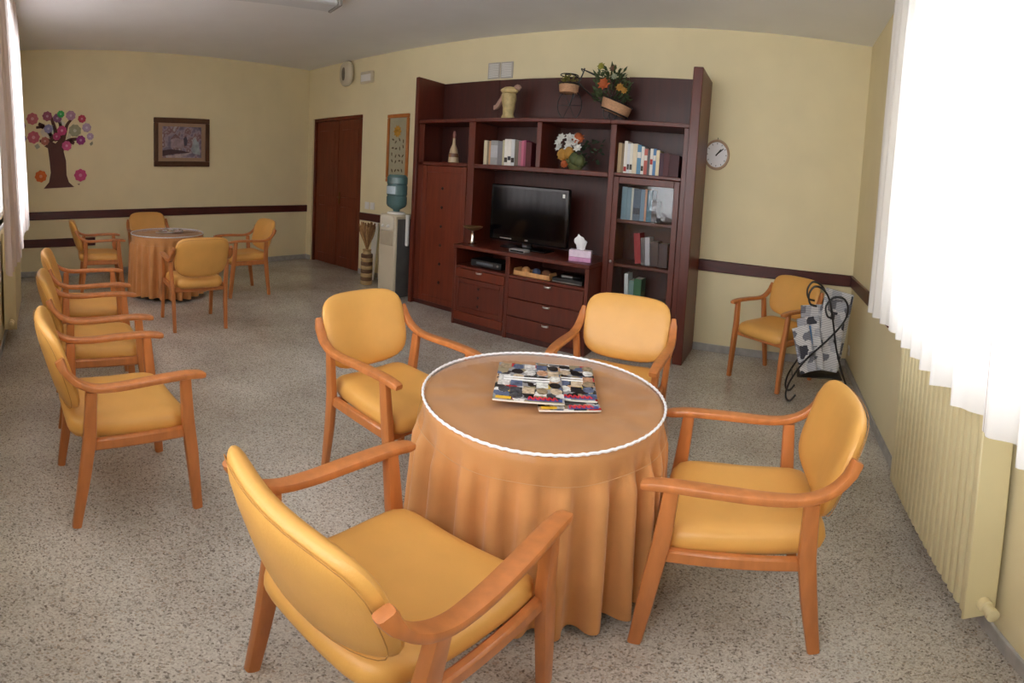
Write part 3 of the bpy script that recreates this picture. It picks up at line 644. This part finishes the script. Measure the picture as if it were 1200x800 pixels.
# flower arrangement in the centre niche
r = thing('flower_arrangement', 'white and orange flower arrangement in a low green bowl', 'flowers', (-2.25, 5.0, 1.601))
MB().lathe([(0, 0), (.07, 0), (.075, .02), (.12, .06), (.13, .09), (.12, .09), (.10, .06), (0, .04)], 20).build('bowl', mat('glaze_green', (110, 112, 70), .35, .2, 14), r)
def flower(b, c, r, n, tilt=.5, seed=0):
    c = Vector(c)
    for ringi, (rr, up_) in enumerate(((r, .15), (r*.65, .5))):
        for k in range(n):
            a = 2*PI*k/n+ringi*.4+seed; d = Vector((math.cos(a), math.sin(a), 0)); s_ = Vector((-math.sin(a), math.cos(a), 0)); up = Vector((0, 0, 1))
            p1 = c+d*rr*.5+s_*rr*.32+up*rr*up_*.6; p2 = c+d*rr+up*rr*up_; p3 = c+d*rr*.5-s_*rr*.32+up*rr*up_*.6
            b.add([c, p1, p2, p3, c+d*rr*.5+up*rr*(up_*.6+.12)], [(0, 1, 4), (1, 2, 4), (2, 3, 4), (3, 0, 4)])
fw = mat('petal_white', (222, 222, 216), .8, .06, 20); fo = mat('petal_orange', (176, 88, 44), .8, .15, 20); fy = mat('petal_ochre', (176, 130, 56), .8, .15, 20); fg = mat('leaf_olive', (84, 92, 54), .7, .2, 16); fgd = mat('leaf_dark', (48, 62, 40), .7, .25, 16)
rnd = random.Random(9)
for k in range(9):
    b = MB(); flower(b, (0, 0, 0), .055, 7, seed=k); b.build('white_bloom', fw, r, (-.18+.11*(k % 3)+rnd.uniform(-.02, .02), -.06+rnd.uniform(-.05, .03), .20+.05*(k//3)), (.9, 0, rnd.uniform(-.5, .5)))
for x, z, s_ in ((.04, .29, .075), (-.09, .02, .05)):
    b = MB(); flower(b, (0, 0, 0), s_, 9); blob(b, (0, 0, .015), s_*.7, 12, 6); b.build('orange_bloom', fo, r, (x, -.10 if z < .1 else -.05, z+(.02 if z < .1 else 0)), (.9, 0, .1))
for x, z, m_ in ((-.12, .12, fy), (-.04, .14, fy), (.09, .07, fg), (.02, .09, fg)):
    b = MB(); flower(b, (0, 0, 0), .075, 8); blob(b, (0, 0, .02), .06, 12, 6); b.build('filler_bloom', m_, r, (x, -.09, z), (.8, 0, .2))
b = MB()
for k in range(70):
    a = rnd.uniform(0, 2*PI); p = Vector((.02+rnd.uniform(-.17, .26), rnd.uniform(-.05, .14), rnd.uniform(.06, .30))); d = Vector((math.cos(a), .4*math.sin(a), rnd.uniform(-.3, .6)))*.06; s_ = d.orthogonal().normalized()*.018
    b.add([p, p+d*.5+s_, p+d, p+d*.5-s_], [(0, 1, 2, 3)])
o = b.build('foliage', fgd, r); o['kind'] = 'stuff'
MB().tube([(0, 0, .06), (.02, 0, .2), (.04, -.03, .29)], .006, 6).build('stem', fgd, r)

# wrought iron tricycle planter
r = thing('tricycle_planter', 'black wrought iron tricycle planter on top of the wall unit', 'planter', (0, 5.06, 2.07)); wire = BLACKM
def ringpath(c, R_, n=28, plane='xz', tilt=0):
    return [(c[0]+R_*math.cos(2*PI*k/n), c[1]+tilt*R_*math.cos(2*PI*k/n), c[2]+R_*math.sin(2*PI*k/n)) for k in range(n)]
for nm, c, R_ in (('front_wheel', (-2.40, 0, .155), .15), ('rear_wheel', (-1.87, -.09, .085), .08), ('rear_wheel', (-1.87, .09, .085), .08)):
    wh = MB().tube(ringpath(c, R_), .006, 6, True).build(nm, wire, r)
    b = MB()
    for k in range(6): b.tube([c, (c[0]+R_*math.cos(k*PI/3), c[1], c[2]+R_*math.sin(k*PI/3))], .003, 5)
    b.build('spokes', wire, wh)
b = MB(); b.tube(catmull([(-2.40, 0, .155), (-2.33, 0, .34), (-2.27, 0, .44), (-2.24, 0, .52)], 5), .008); b.tube(catmull([(-2.31, 0, .38), (-2.18, 0, .28), (-2.02, 0, .18), (-1.87, 0, .085)], 5), .008); b.tube([(-1.87, -.09, .085), (-1.87, .09, .085)], .007)
b.tube(catmull([(-2.24, 0, .50), (-2.16, -.05, .47), (-2.08, -.09, .44)], 4), .006); b.tube(catmull([(-2.24, 0, .50), (-2.16, .05, .47), (-2.08, .09, .44)], 4), .006); b.tube(catmull([(-2.24, 0, .50), (-2.28, 0, .515), (-2.265, 0, .49)], 4), .006)
b.tube(catmull([(-2.30, 0, .42), (-2.38, 0, .46), (-2.48, 0, .46)], 4), .006); b.build('frame', wire, r)
wk = mat('pale_wicker', (196, 152, 116), .8, .2, 40, (1, 1, 6), bump=.5, bscale=90)
o = MB().lathe([(0, .27), (.085, .27), (.105, .275), (.115, .35), (.108, .35), (.095, .285), (0, .285)], 20, (-2.42, 0, 0)).build('front_basket', wk, r)
MB().tube(ringpath((0, 0, 0), .118, 24), .007, 6, True).build('basket_rim', wire, o, (-2.42, 0, .36), (PI/2, 0, 0))
o = MB().tube(ringpath((0, 0, 0), .10, 24), .006, 6, True).build('hoop', wire, r, (-2.42, 0, .45), (PI/2, 0, 0))
def tp(p): return Vector(p)
rb = MB().lathe([(0, .0), (.12, .0), (.155, .02), (.17, .115), (.16, .115), (.145, .03), (0, .02)], 24).build('rear_basket', wk, r, (-1.86, 0, .08), (0, .30, 0))
MB().tube(ringpath((0, 0, 0), .155, 24), .008, 6, True).build('basket_band', wire, rb, (0, 0, .015), (PI/2, 0, 0)); MB().tube(ringpath((0, 0, 0), .172, 24), .008, 6, True).build('basket_rim', wire, rb, (0, 0, .118), (PI/2, 0, 0))
b = MB(); rnd = random.Random(21)
for k in range(330):
    a = rnd.uniform(0, 2*PI); rr = .17*rnd.random()**.5; hgt = rnd.uniform(.0, .34)
    p = Vector((rr*math.cos(a)*1.1+.02, rr*math.sin(a), .19+hgt*(1-(rr/.2)**2*.5))); d = Vector((math.cos(a)*.7, math.sin(a)*.7, rnd.uniform(-.1, .9)))*rnd.uniform(.05, .09); s_ = d.orthogonal().normalized()*.014
    b.add([p, p+d*.5+s_, p+d, p+d*.5-s_], [(0, 1, 2, 3)])
o = b.build('foliage', mat('leaf_mid', (66, 80, 46), .7, .3, 16), r, (-1.92, 0, 0)); o['kind'] = 'stuff'
for k, (x, z, m_, s_) in enumerate(((-.01, .33, fo, .075), (-.10, .52, mat('petal_lime', (150, 146, 60), .8, .15, 20), .05), (.04, .50, mat('petal_brown', (122, 90, 70), .8, .15, 20), .05), (.17, .30, fy, .05), (.10, .40, mat('petal_pale', (150, 156, 130), .8, .1, 20), .04), (.22, .27, fy, .04))):
    b = MB(); flower(b, (0, 0, 0), s_, 8); blob(b, (0, 0, .01), s_*.6, 10, 6); b.build('bloom', m_, r, (-1.92+x, -.17 if k in (0, 3, 4, 5) else -.06, z), (1.1, 0, 0))
b = MB()
for k in range(60):
    a = rnd.uniform(0, 2*PI); p = Vector((-2.42+.09*math.cos(a)*rnd.random(), .09*math.sin(a)*rnd.random(), .36+rnd.uniform(0, .07))); d = Vector((math.cos(a), math.sin(a), rnd.uniform(-.2, .8)))*.05; s_ = d.orthogonal().normalized()*.012
    b.add([p, p+d*.5+s_, p+d, p+d*.5-s_], [(0, 1, 2, 3)])
o = b.build('small_foliage', mat('leaf_yellow', (128, 122, 56), .7, .25, 16), r); o['kind'] = 'stuff'

# ------------------------------------------------------------------ things on the walls
# clock
r = thing('wall_clock', 'round white wall clock right of the wall unit', 'clock', (-.757, YC, 1.875)); R_ = .142
MB().lathe([(R_-.022, 0), (R_, 0), (R_+.004, .012), (R_-.002, .028), (R_-.014, .03), (R_-.022, .02)], 40, caps=False).build('rim', mat('rim_bronze', (176, 146, 118), .4, .1, 9), r, rot=(PI/2, 0, 0))
fc_ = MB().lathe([(0, .004), (R_-.014, .004), (R_-.014, .014), (0, .014)], 40).build('dial', mat('dial_white', (236, 234, 236), .5, .02, 6), r, rot=(PI/2, 0, 0))
for k in range(12):
    a = k*PI/6; MB().box(-.003, .003, -.0155, -.013, .098, .112, .0005, Matrix.Rotation(a, 4, 'Y')).build('hour_mark', BLACKM, fc_, rot=(-PI/2, 0, 0))
for nm, a, ln, wd_ in (('hour_hand', math.radians(42), .07, .007), ('minute_hand', math.radians(50), .095, .005)):
    MB().box(-wd_, wd_, -.019, -.0165, -.015, ln, .0008, Matrix.Rotation(a, 4, 'Y')).build(nm, BLACKM, r)
MB().tube([(0, -.005, R_), (0, -.005, R_+.02)], .004, 6).build('hanger', BLACKM, r)
# framed landscape on far wall
def framed(nm, label, w, h, fw_, fm, mm, mw, loc, rz):
    r = thing(nm, label, 'picture', loc, rz); b = MB(); d = .035
    for q in ((-w/2, w/2, h/2-fw_, h/2), (-w/2, w/2, -h/2, -h/2+fw_), (-w/2, -w/2+fw_, -h/2+fw_, h/2-fw_), (w/2-fw_, w/2, -h/2+fw_, h/2-fw_)): MB().box(q[0], q[1], -d, 0, q[2], q[3], .008).build('frame_bar', fm, r)
    MB().box(-w/2+fw_, w/2-fw_, -.016, 0, -h/2+fw_, h/2-fw_, .001).build('mount', mm, r)
    return r
y0, z0, y1, z1 = 2.365, 1.472, 3.365, 2.168
r = framed('framed_painting', 'framed landscape painting in a brown frame on the far wall', y1-y0, z1-z0, .075, mat('frame_brown', (84, 52, 30), .4, .2, 8), mat('mount_tan', (160, 132, 108), .8, .05, 20), .1, (XB, (y0+y1)/2, (z0+z1)/2), PI/2)
w, h = (y1-y0)/2-.15, (z1-z0)/2-.125
cv = MB().box(-w, w, -.02, -.016, -h, h, .001).build('canvas', painting_mat(), r)
for nm, pts, rgb in (('painted_path', [(-.26, -.20), (-.05, -.17), (.2, -.14), (.05, -.19), (-.02, -.215), (.3, -.22), (-.25, -.222)], (176, 160, 160)), ('painted_bank', [(-w, -.2), (-w, -.12), (-.2, -.10), (0, -.12), (.15, -.15), (-.1, -.165)], (70, 48, 56)), ('painted_house', [(-.20, -.08), (-.20, .04), (-.12, .10), (-.03, .04), (.03, .04), (.03, -.08)], (156, 136, 142)), ('painted_roof', [(-.22, .03), (-.12, .12), (-.03, .05), (-.12, .06)], (112, 82, 84)), ('painted_water', [(.16, -.1), (.22, .06), (.30, .0), (.33, -.18), (.2, -.16)], (150, 160, 166)), ('painted_tree', [(.04, -.05), (.02, .05), (.07, .09), (.10, .02), (.08, -.05)], (66, 60, 74))):
    MB().prism(pts, (0, -.0201, 0), (1, 0, 0), (0, 0, 1), (0, -.0006, 0)).build(nm, mat(nm+'_oil', rgb, .5, .25, 14), cv)
# narrow picture on long wall
r = framed('botanical_panel', 'narrow pressed flower panel in an orange wood frame above the water cooler', .47, .90, .05, mat('frame_orange', (176, 104, 44), .4, .15, 8), mat('mount_sage', (166, 160, 134), .8, .05, 20), .1, (-5.42, YC, 1.79), 0)
dk = mat('pressed_leaf', (88, 74, 48), .8, .2, 20); rnd = random.Random(6)
b = MB(); flower(b, (0, 0, 0), .09, 10); b.build('pressed_bloom', mat('pressed_gold', (186, 138, 50), .8, .2, 20), r, (0, -.018, .22), (PI/2, 0, 0))
for k in range(20):
    x, z = -.11+.075*(k % 4)+rnd.uniform(-.015, .015), .10-.095*(k//4)+rnd.uniform(-.02, .02); a = rnd.uniform(0, 6)
    MB().prism([(-.028, 0), (-.008, .014), (.022, .006), (.03, 0), (.016, -.012), (-.012, -.012)], (x, -.016, z), (math.cos(a), 0, math.sin(a)), (-math.sin(a), 0, math.cos(a)), (0, -.001, 0)).build('pressed_leaf', dk, r)
# speaker, lamp, grilles, switches, sockets
r = thing('wall_speaker', 'oval white loudspeaker high above the door', 'speaker', (-6.655, YC, 2.895)); b = MB(); b.pillow(.155, .19, .075, 2.6, lambda u, v, t: Vector((u, -.075-t, v)), 8, 1.6); b.build('housing', IVORY, r)
b = MB(); b.pillow(.045, .10, .012, 2.2, lambda u, v, t: Vector((u, -.146-t, v-.01)), 6, 2); b.build('grille', mat('grille_taupe', (110, 100, 84), .6, .2, 40), r); MB().box(-.03, .03, -.06, 0, .15, .20).build('bracket', mat('bracket_brown', (90, 72, 56), .5, .1, 8), r)
r = thing('emergency_light', 'small white emergency light box right of the wall speaker', 'light fitting', (-6.17, YC, 2.80)); MB().box(-.15, .15, -.06, 0, -.085, .085, .015).build('housing', IVORY, r); MB().box(-.12, .12, -.066, -.058, -.06, .04, .006).build('diffuser', WHITE, r)
for x, lb in ((-3.70, 'left pale ventilation grille above the wall unit'), (-3.50, 'right pale ventilation grille above the wall unit')):
    r = thing('vent_grille', lb, 'vent', (x, YC, 2.69), group='vent grilles'); MB().box(-.095, .095, -.012, 0, -.095, .095, .004).build('plate', mat('vent_grey', (186, 180, 172), .5, .05, 9), r)
    sl = MB().box(-.075, .075, -.018, -.011, -.005, .005, .002).build('slat', WHITE, r, (0, 0, -.07))
    for k in range(1, 8): inst(sl, r, (0, 0, -.07+.02*k))
for x, lb in ((-6.10, 'left light switch beside the door'), (-5.97, 'right light switch beside the door')):
    r = thing('light_switch', lb, 'switch', (x, YC, .99), group='light switches'); MB().box(-.055, .055, -.01, 0, -.05, .05, .004).build('plate', WHITE, r); MB().box(-.03, .03, -.016, -.009, -.03, .03, .003).build('rocker', WHITE, r)
q = on_x(995, 412, XD); r = thing('wall_socket', 'small white wall socket low on the right wall', 'socket', (XD, q.y, max(.2, q.z)), -PI/2); MB().box(-.045, .045, -.01, 0, -.045, .045, .004).build('plate', WHITE, r); MB().lathe([(0, 0), (.02, 0), (.02, .004), (0, .004)], 14).build('insert', IVORY, r, (0, -.01, 0), (PI/2, 0, 0))

# tree decal
r = thing('tree_decal', 'brown tree wall decal with pink and lilac flowers on the far wall', 'wall decal', (XB+.0005, 0, 0)); tb = mat('decal_brown', (92, 56, 50), .75, .06, 12)
def zp(zx, zy): q = on_x(10+zx/7.2727, 120+zy/7.2727, XB); return (q.y, q.z)
def decal(nm, pts, ma, lift, parent=r, th=.003):
    return MB().prism(pts, (lift, 0, 0), (0, 1, 0), (0, 0, 1), (th, 0, 0)).build(nm, ma, parent)
decal('trunk', [zp(*p) for p in ((300, 735), (345, 680), (360, 600), (350, 500), (335, 390), (305, 375), (360, 330), (400, 350), (440, 310), (480, 350), (470, 420), (490, 500), (495, 620), (515, 680), (560, 720))], tb, 0)
bt = MB()
for p in ([(370, 345), (330, 325), (265, 330)], [(385, 330), (350, 265), (300, 210), (235, 215)], [(300, 210), (255, 180)], [(410, 330), (395, 230), (370, 150), (350, 95)], [(430, 330), (450, 240), (430, 150), (400, 100)], [(460, 345), (480, 260), (500, 190), (540, 140)], [(470, 355), (530, 320), (600, 310)], [(520, 325), (560, 350)]):
    c = catmull([(.0025, *zp(*q)) for q in p], 4); n = len(c); bt.sweep(c, [.075*(1-.6*i/n) for i in range(n)], .003, up=(1, 0, 0))
bt.build('branches', tb, r)
for p, rgb in ([((270, 250), (320, 195), (380, 190), (395, 250), (350, 300), (290, 290)), (216, 210, 192)], [((420, 190), (450, 150), (485, 180), (460, 205)), (222, 216, 200)], [((490, 320), (520, 220), (560, 180), (530, 300)), (206, 200, 176)], [((220, 370), (250, 350), (270, 380), (240, 400)), (170, 170, 150)], [((690, 350), (715, 330), (720, 355), (700, 370)), (150, 150, 130)], [((585, 695), (610, 690), (600, 705)), (140, 110, 100)]):
    decal('leaf', [zp(*q) for q in p], mat('decal_leaf_%d' % rgb[0], rgb, .8, .06, 15), .001)
FL = [(203, 140, 46, (196, 112, 122)), (330, 118, 38, (150, 84, 104)), (415, 135, 34, (150, 104, 140)), (445, 100, 28, (70, 168, 90)), (530, 112, 38, (178, 138, 164)), (625, 140, 31, (190, 74, 92)), (115, 200, 28, (164, 138, 160)), (340, 225, 35, (150, 146, 186)), (455, 240, 38, (196, 76, 124)), (410, 290, 30, (186, 74, 120)), (565, 240, 48, (164, 164, 136)), (665, 215, 35, (180, 160, 184)), (213, 298, 48, (200, 104, 122)), (120, 310, 29, (104, 92, 138)), (310, 330, 33, (176, 110, 98)), (615, 322, 36, (150, 60, 128)), (695, 290, 27, (184, 160, 190)), (495, 370, 38, (206, 92, 140)), (275, 630, 46, (206, 106, 46)), (612, 620, 48, (196, 76, 124))]
for k, (zx, zy, rr, rgb) in enumerate(FL):
    y, z = zp(zx, zy); ry = abs(zp(zx+rr, zy)[0]-y); rz_ = abs(zp(zx, zy+rr)[1]-z)
    pts = [(y+ry*(1+.07*math.cos(8*a+k))*math.cos(a)*1.08, z+rz_*(1+.07*math.cos(8*a+k))*math.sin(a)*1.08) for a in [2*PI*i/32 for i in range(32)]]
    o = decal('flower', pts, mat('decal_petal_%d_%d_%d' % rgb, rgb, .8, .1, 25), .003+.0004*k)
    c2 = tuple(min(255, int(v*.6+100)) for v in rgb)
    decal('flower_centre', [(y+ry*.3*math.cos(2*PI*i/10), z+rz_*.3*math.sin(2*PI*i/10)) for i in range(10)], mat('decal_heart_%d_%d_%d' % c2, c2, .8, .1, 25), .0062+.0004*k, o, .001)

# fluorescent fitting on the ceiling
r = thing('ceiling_light', 'long white fluorescent ceiling light near the top edge', 'ceiling light', (-4.47, 2.60, H), -.237)
MB().box(-.16, .16, -.72, .72, -.04, 0, .008).build('housing', WHITE, r); MB().box(-.14, .14, -.68, .68, -.115, -.04, .02).build('diffuser', mat('diffuser_white', (214, 218, 222), .4, .03, 5), r)
for s_ in (-1, 1): MB().box(-.15, .15, min(s_*.68, s_*.72), max(s_*.68, s_*.72), -.118, -.04, .01).build('end_cap', mat('cap_grey', (150, 146, 140), .5, .05, 6), r)

# ------------------------------------------------------------------ water cooler and vase
r = thing('water_cooler', 'beige water cooler standing left of the wall unit', 'water cooler', (-4.845, 4.87, 0))
b = MB(); b.box(-.165, .165, -.17, .17, .03, .98, .02); b.build('body', mat('cooler_beige', (196, 184, 160), .45, .04, 5), r)
MB().box(.164, .172, -.135, .165, .03, .93, .003).build('side_panel', GREY, r)
MB().box(-.15, .15, -.15, .16, 0, .03, .003).build('foot', GREY, r)
MB().box(-.125, .125, -.182, -.168, .62, .79, .006).build('drip_bay', mat('cooler_bay', (168, 156, 134), .5, .05, 8), r)
b = MB(); b.pillow(.135, .09, .02, 4, lambda u, v, t: Vector((u, -.172-t, v+.88)), 6, 2); b.build('tap_panel', mat('cooler_panel', (210, 202, 184), .35, .03, 6), r)
for x in (-.05, .05): MB().lathe([(0, 0), (.016, 0), (.016, .035), (.01, .045), (0, .045)], 12).build('tap', WHITE, r, (x, -.185, .845), (PI/2, 0, 0))
MB().lathe([(.0, .98), (.13, .98), (.125, 1.0), (.05, 1.01), (0, 1.01)], 20).build('collar', WHITE, r)
cup = thing('cup_dispenser', 'white tube cup dispenser on the side of the water cooler', 'cup dispenser', (-4.645, 4.90, .62)); MB().lathe([(0, 0), (.022, 0), (.028, .02), (.028, .34), (.032, .345), (.032, .36), (0, .36)], 14).build('tube', WHITE, cup); MB().box(-.03, -.0, -.012, .012, .1, .2, .002).build('clip', WHITE, cup)
bw = mat('bottle_blue_green', (98, 134, 136), .18, .08, 6); bb = bw.node_tree.nodes['Principled BSDF']; bb.inputs['Transmission Weight'].default_value = .35
r = thing('water_bottle', 'blue green water bottle upside down on the cooler', 'water bottle', (-4.845, 4.87, 1.01))
MB().lathe([(0, 0), (.045, 0), (.05, .02), (.13, .06), (.145, .09), (.145, .17), (.138, .178), (.138, .19), (.145, .198), (.145, .30), (.138, .308), (.138, .318), (.145, .326), (.145, .40), (.12, .43), (0, .435)], 28).build('bottle_body', bw, r)
n = 10; rows = [[(.1462*math.cos(a), .1462*math.sin(a), z) for a in [-2.45+1.5*k/n for k in range(n+1)]] for z in (.205, .295)]
b = MB(); b.add(rows[0]+rows[1], [(k, k+1, n+2+k, n+1+k) for k in range(n)]); b.build('bottle_label', mat('label_pale', (180, 196, 204), .5, .1, 25), r)
r = thing('tall_vase', 'tall banded vase standing between door and water cooler', 'vase', (-5.60, 5.02, 0)); bandm = [mat('vase_straw', (176, 146, 100), .7, .2, 20, (1, 1, 4)), mat('vase_brown', (104, 72, 46), .7, .2, 20, (1, 1, 4))]
for k in range(8):
    z = k*.05; MB().lathe([(.0, z), (.086, z), (.092, z+.008), (.092, z+.042), (.086, z+.05), (0, z+.05)], 20).build('band', bandm[k % 2], r)
MB().lathe([(0, .40), (.07, .40), (.06, .43), (.072, .455), (0, .455)], 20).build('neck', bandm[0], r)
r = thing('dried_bouquet', 'dried straw bouquet in the tall banded vase', 'dried flowers', (-5.60, 5.02, .456)); rnd = random.Random(3); sm = [mat('straw_a', (170, 130, 84), .85, .2, 30), mat('straw_b', (134, 96, 60), .85, .2, 30)]
for k in range(60):
    a = rnd.uniform(0, 2*PI); rr = .16*rnd.random()**.6; tp_ = Vector((rr*math.cos(a), rr*.8*math.sin(a), rnd.uniform(.24, .36)))
    b = MB(); b.tube(catmull([(.3*tp_.x*.3, .3*tp_.y*.3, 0), (tp_.x*.55, tp_.y*.55, tp_.z*.5), tp_], 3), [.005, .006, .008, .014, .020, .022, .008], 6); b.build('straw_stem', sm[k % 2], r)
# white plank leaning behind the vase
r = thing('white_board', 'thin white board leaning on the wall behind the vase', 'board', (-5.80, 5.30, 0), rot=(-.10, 0, 0)); MB().box(-.06, .06, -.01, .01, 0, .78, .003).build('board', WHITE, r)

# ------------------------------------------------------------------ newspaper rack in the right corner
RK = (.46, 4.36)
r = thing('newspaper_rack', 'black wire newspaper rack with curled tops in the right corner', 'magazine rack', (RK[0], RK[1], 0))
for y in (-.13, .13):
    MB().tube(catmull([(-.20, y, .06), (-.24, y, .012), (-.275, y, .02), (-.285, y, .08), (-.25, y, .18), (-.14, y, .34), (.05, y, .52), (.17, y, .66), (.195, y, .76), (.15, y, .83), (.06, y, .83), (-.0, y, .76), (.02, y, .69), (.06, y, .68)], 6), .0085, 7).build('side_wire', BLACKM, r)
    MB().tube(catmull([(.20, y, .06), (.24, y, .012), (.275, y, .02), (.285, y, .08), (.22, y, .2), (.13, y, .42), (.08, y, .62), (.03, y, .80), (-.03, y, .88), (-.11, y, .90), (-.155, y, .84), (-.14, y, .77), (-.08, y, .755)], 6), .0085, 7).build('side_wire', BLACKM, r)
for x, z in ((-.24, .19), (.22, .20), (.0, .475), (.11, .48)): MB().tube([(x, -.13, z), (x, .13, z)], .006, 6).build('cross_bar', BLACKM, r)
MB().box(-.2, .2, -.12, .12, .20, .206, .002).build('base_tray', BLACKM, r)
for k, (x, y, a, h, w, lb) in enumerate(((.05, .07, .16, .62, .27, 'tallest folded newspaper at the back of the wire rack'), (-.03, .03, -.10, .50, .26, 'second folded newspaper from the back of the wire rack'), (.05, -.01, .10, .56, .22, 'middle folded newspaper in the wire rack'), (-.06, -.05, -.20, .42, .20, 'blue and white leaflet near the front of the wire rack'), (-.10, -.09, -.30, .36, .15, 'small front newspaper leaning left in the wire rack'))):
    o = thing('newspaper', lb, 'newspaper', (RK[0]+x, RK[1]+y, .24), group='newspapers in the rack', rot=(-.05, a, .1))
    pm = print_mat('newsprint_%d' % k, k*.7)
    b = MB(); P = catmull([(-w/2, 0, 0), (-w/2+.02, -.006, 0), (0, .006, 0), (w/2-.02, -.005, 0), (w/2, 0, 0)], 3)
    rows = [[(p.x, p.y-.012, z) for p in P]+[(p.x, p.y+.004, z) for p in reversed(P)] for z in (0, h*.5, h)]
    b.ring(rows); b.build('folded_sheets', pm, o)
    if k == 3: MB().box(-w*.4, w*.1, -.0215, -.02, h*.5, h*.85, .0005).build('blue_print', mat('ink_blue', (96, 140, 190), .7, .2, 25), o)

# ------------------------------------------------------------------ magazines
stopsA = [(0, (24, 22, 26)), (.18, (222, 218, 214)), (.32, (150, 136, 110)), (.46, (60, 62, 66)), (.58, (170, 44, 46)), (.63, (150, 148, 150)), (.80, (190, 150, 116)), (.90, (84, 96, 124)), (.97, (200, 168, 80))]
def magazine(x, y, z, a, w, h, label, seed, group):
    r = thing('magazine', label, 'magazine', (x, y, z), a, group)
    MB().box(-w/2, w/2, -h/2, h/2, 0, .007, .002).build('pages', PAPER, r)
    cv = MB().box(-w/2-.001, w/2+.001, -h/2-.001, h/2+.001, .007, .0082, .0004).build('cover', patch_mat('cover_print_%d' % seed, stopsA, 24, .25, seed, .02), r)
    zc = .0083
    MB().box(-.005, w/2-.008, -h/2+.008, -h/2+.034, zc+.0003, zc+.0006, .0001).build('title_band', mat('band_blue', (50, 74, 136), .3, .1, 20), cv)
    b = MB(); rnd = random.Random(seed*7+1)
    xx = .0
    while xx < w/2-.03:
        b.sweep(catmull([(xx, -h/2+.014, zc+.0012), (xx+.004, -h/2+.044, zc+.0012), (xx+.012, -h/2+.03, zc+.0012), (xx+.016, -h/2+.016, zc+.0012)], 3), .007, .0006); xx += .019
    b.build('masthead', mat('masthead_red', (206, 44, 52), .3, .05, 20), cv)
    nx, ny = 5, 6; pal = [mat('photo_ink_%d' % k, c, .25, .45, 60) for k, c in enumerate(((26, 24, 28), (206, 202, 198), (150, 132, 106), (72, 72, 78), (196, 176, 150), (184, 140, 110), (120, 118, 122), (90, 100, 126), (34, 30, 34), (222, 218, 212)))]
    for k in range(nx*ny):
        i, j = k % nx, k//nx
        if rnd.random() < .16 or (j == 0 and i != 1): continue
        cw, ch_ = (w-.012)/nx, (h-.012)/ny; x0 = -w/2+.006+cw*i+rnd.uniform(0, .006); y0 = -h/2+.006+ch_*j+rnd.uniform(0, .008)
        pts = [(x0+cw*(.5+.52*math.cos(a)*(1+rnd.uniform(-.18, .05))), y0+ch_*(.5+.55*math.sin(a)*(1+rnd.uniform(-.2, .05)))) for a in [2*PI*q/9 for q in range(9)]] if rnd.random() < .55 else [(x0, y0), (x0+cw*.92, y0), (x0+cw*.92, y0+ch_*.9), (x0, y0+ch_*.9)]
        MB().prism(pts, (0, 0, zc-.0001+.00004*(k % 5)), (1, 0, 0), (0, 1, 0), (0, 0, .0002)).build('cover_photo', pal[rnd.randrange(len(pal))], cv)
    for k in range(2): MB().box(-w/2+.03, w/2-.05, -.0+.026*k, .016+.026*k, zc+.0003, zc+.0007, .0001).build('headline_bar', mat('headline_white', (236, 234, 232), .4, .1, 90), cv)
    MB().box(-w/2+.01, -w/2+.07, -h/2+.008, -h/2+.03, zc+.0003, zc+.0006, .0001).build('price_flash', mat('flash_yellow', (224, 178, 40), .4, .1, 20), cv)
    return r
MZ = TH+.0095; ma_ = math.atan2(.483, .876)
magazine(-.80, 1.80, MZ, ma_+.10, .24, .34, 'magazine at the bottom of the pile on the near table', 5, 'magazines on the near table')
magazine(-.842, 1.89, MZ+.0095, ma_-.06, .265, .385, 'right magazine in the middle of the pile on the near table', 7, 'magazines on the near table')
magazine(-.945, 1.765, MZ+.019, ma_, .275, .40, 'left magazine on top of the pile on the near table', 9, 'magazines on the near table')
q = on_z(197, 272, TH); magazine(q.x, q.y, MZ, .9, .24, .34, 'lower dark magazine on the far round table', 12, 'magazines on the far table'); magazine(q.x+.05, q.y+.08, MZ+.0095, 1.3, .22, .30, 'upper dark magazine on the far round table', 15, 'magazines on the far table')
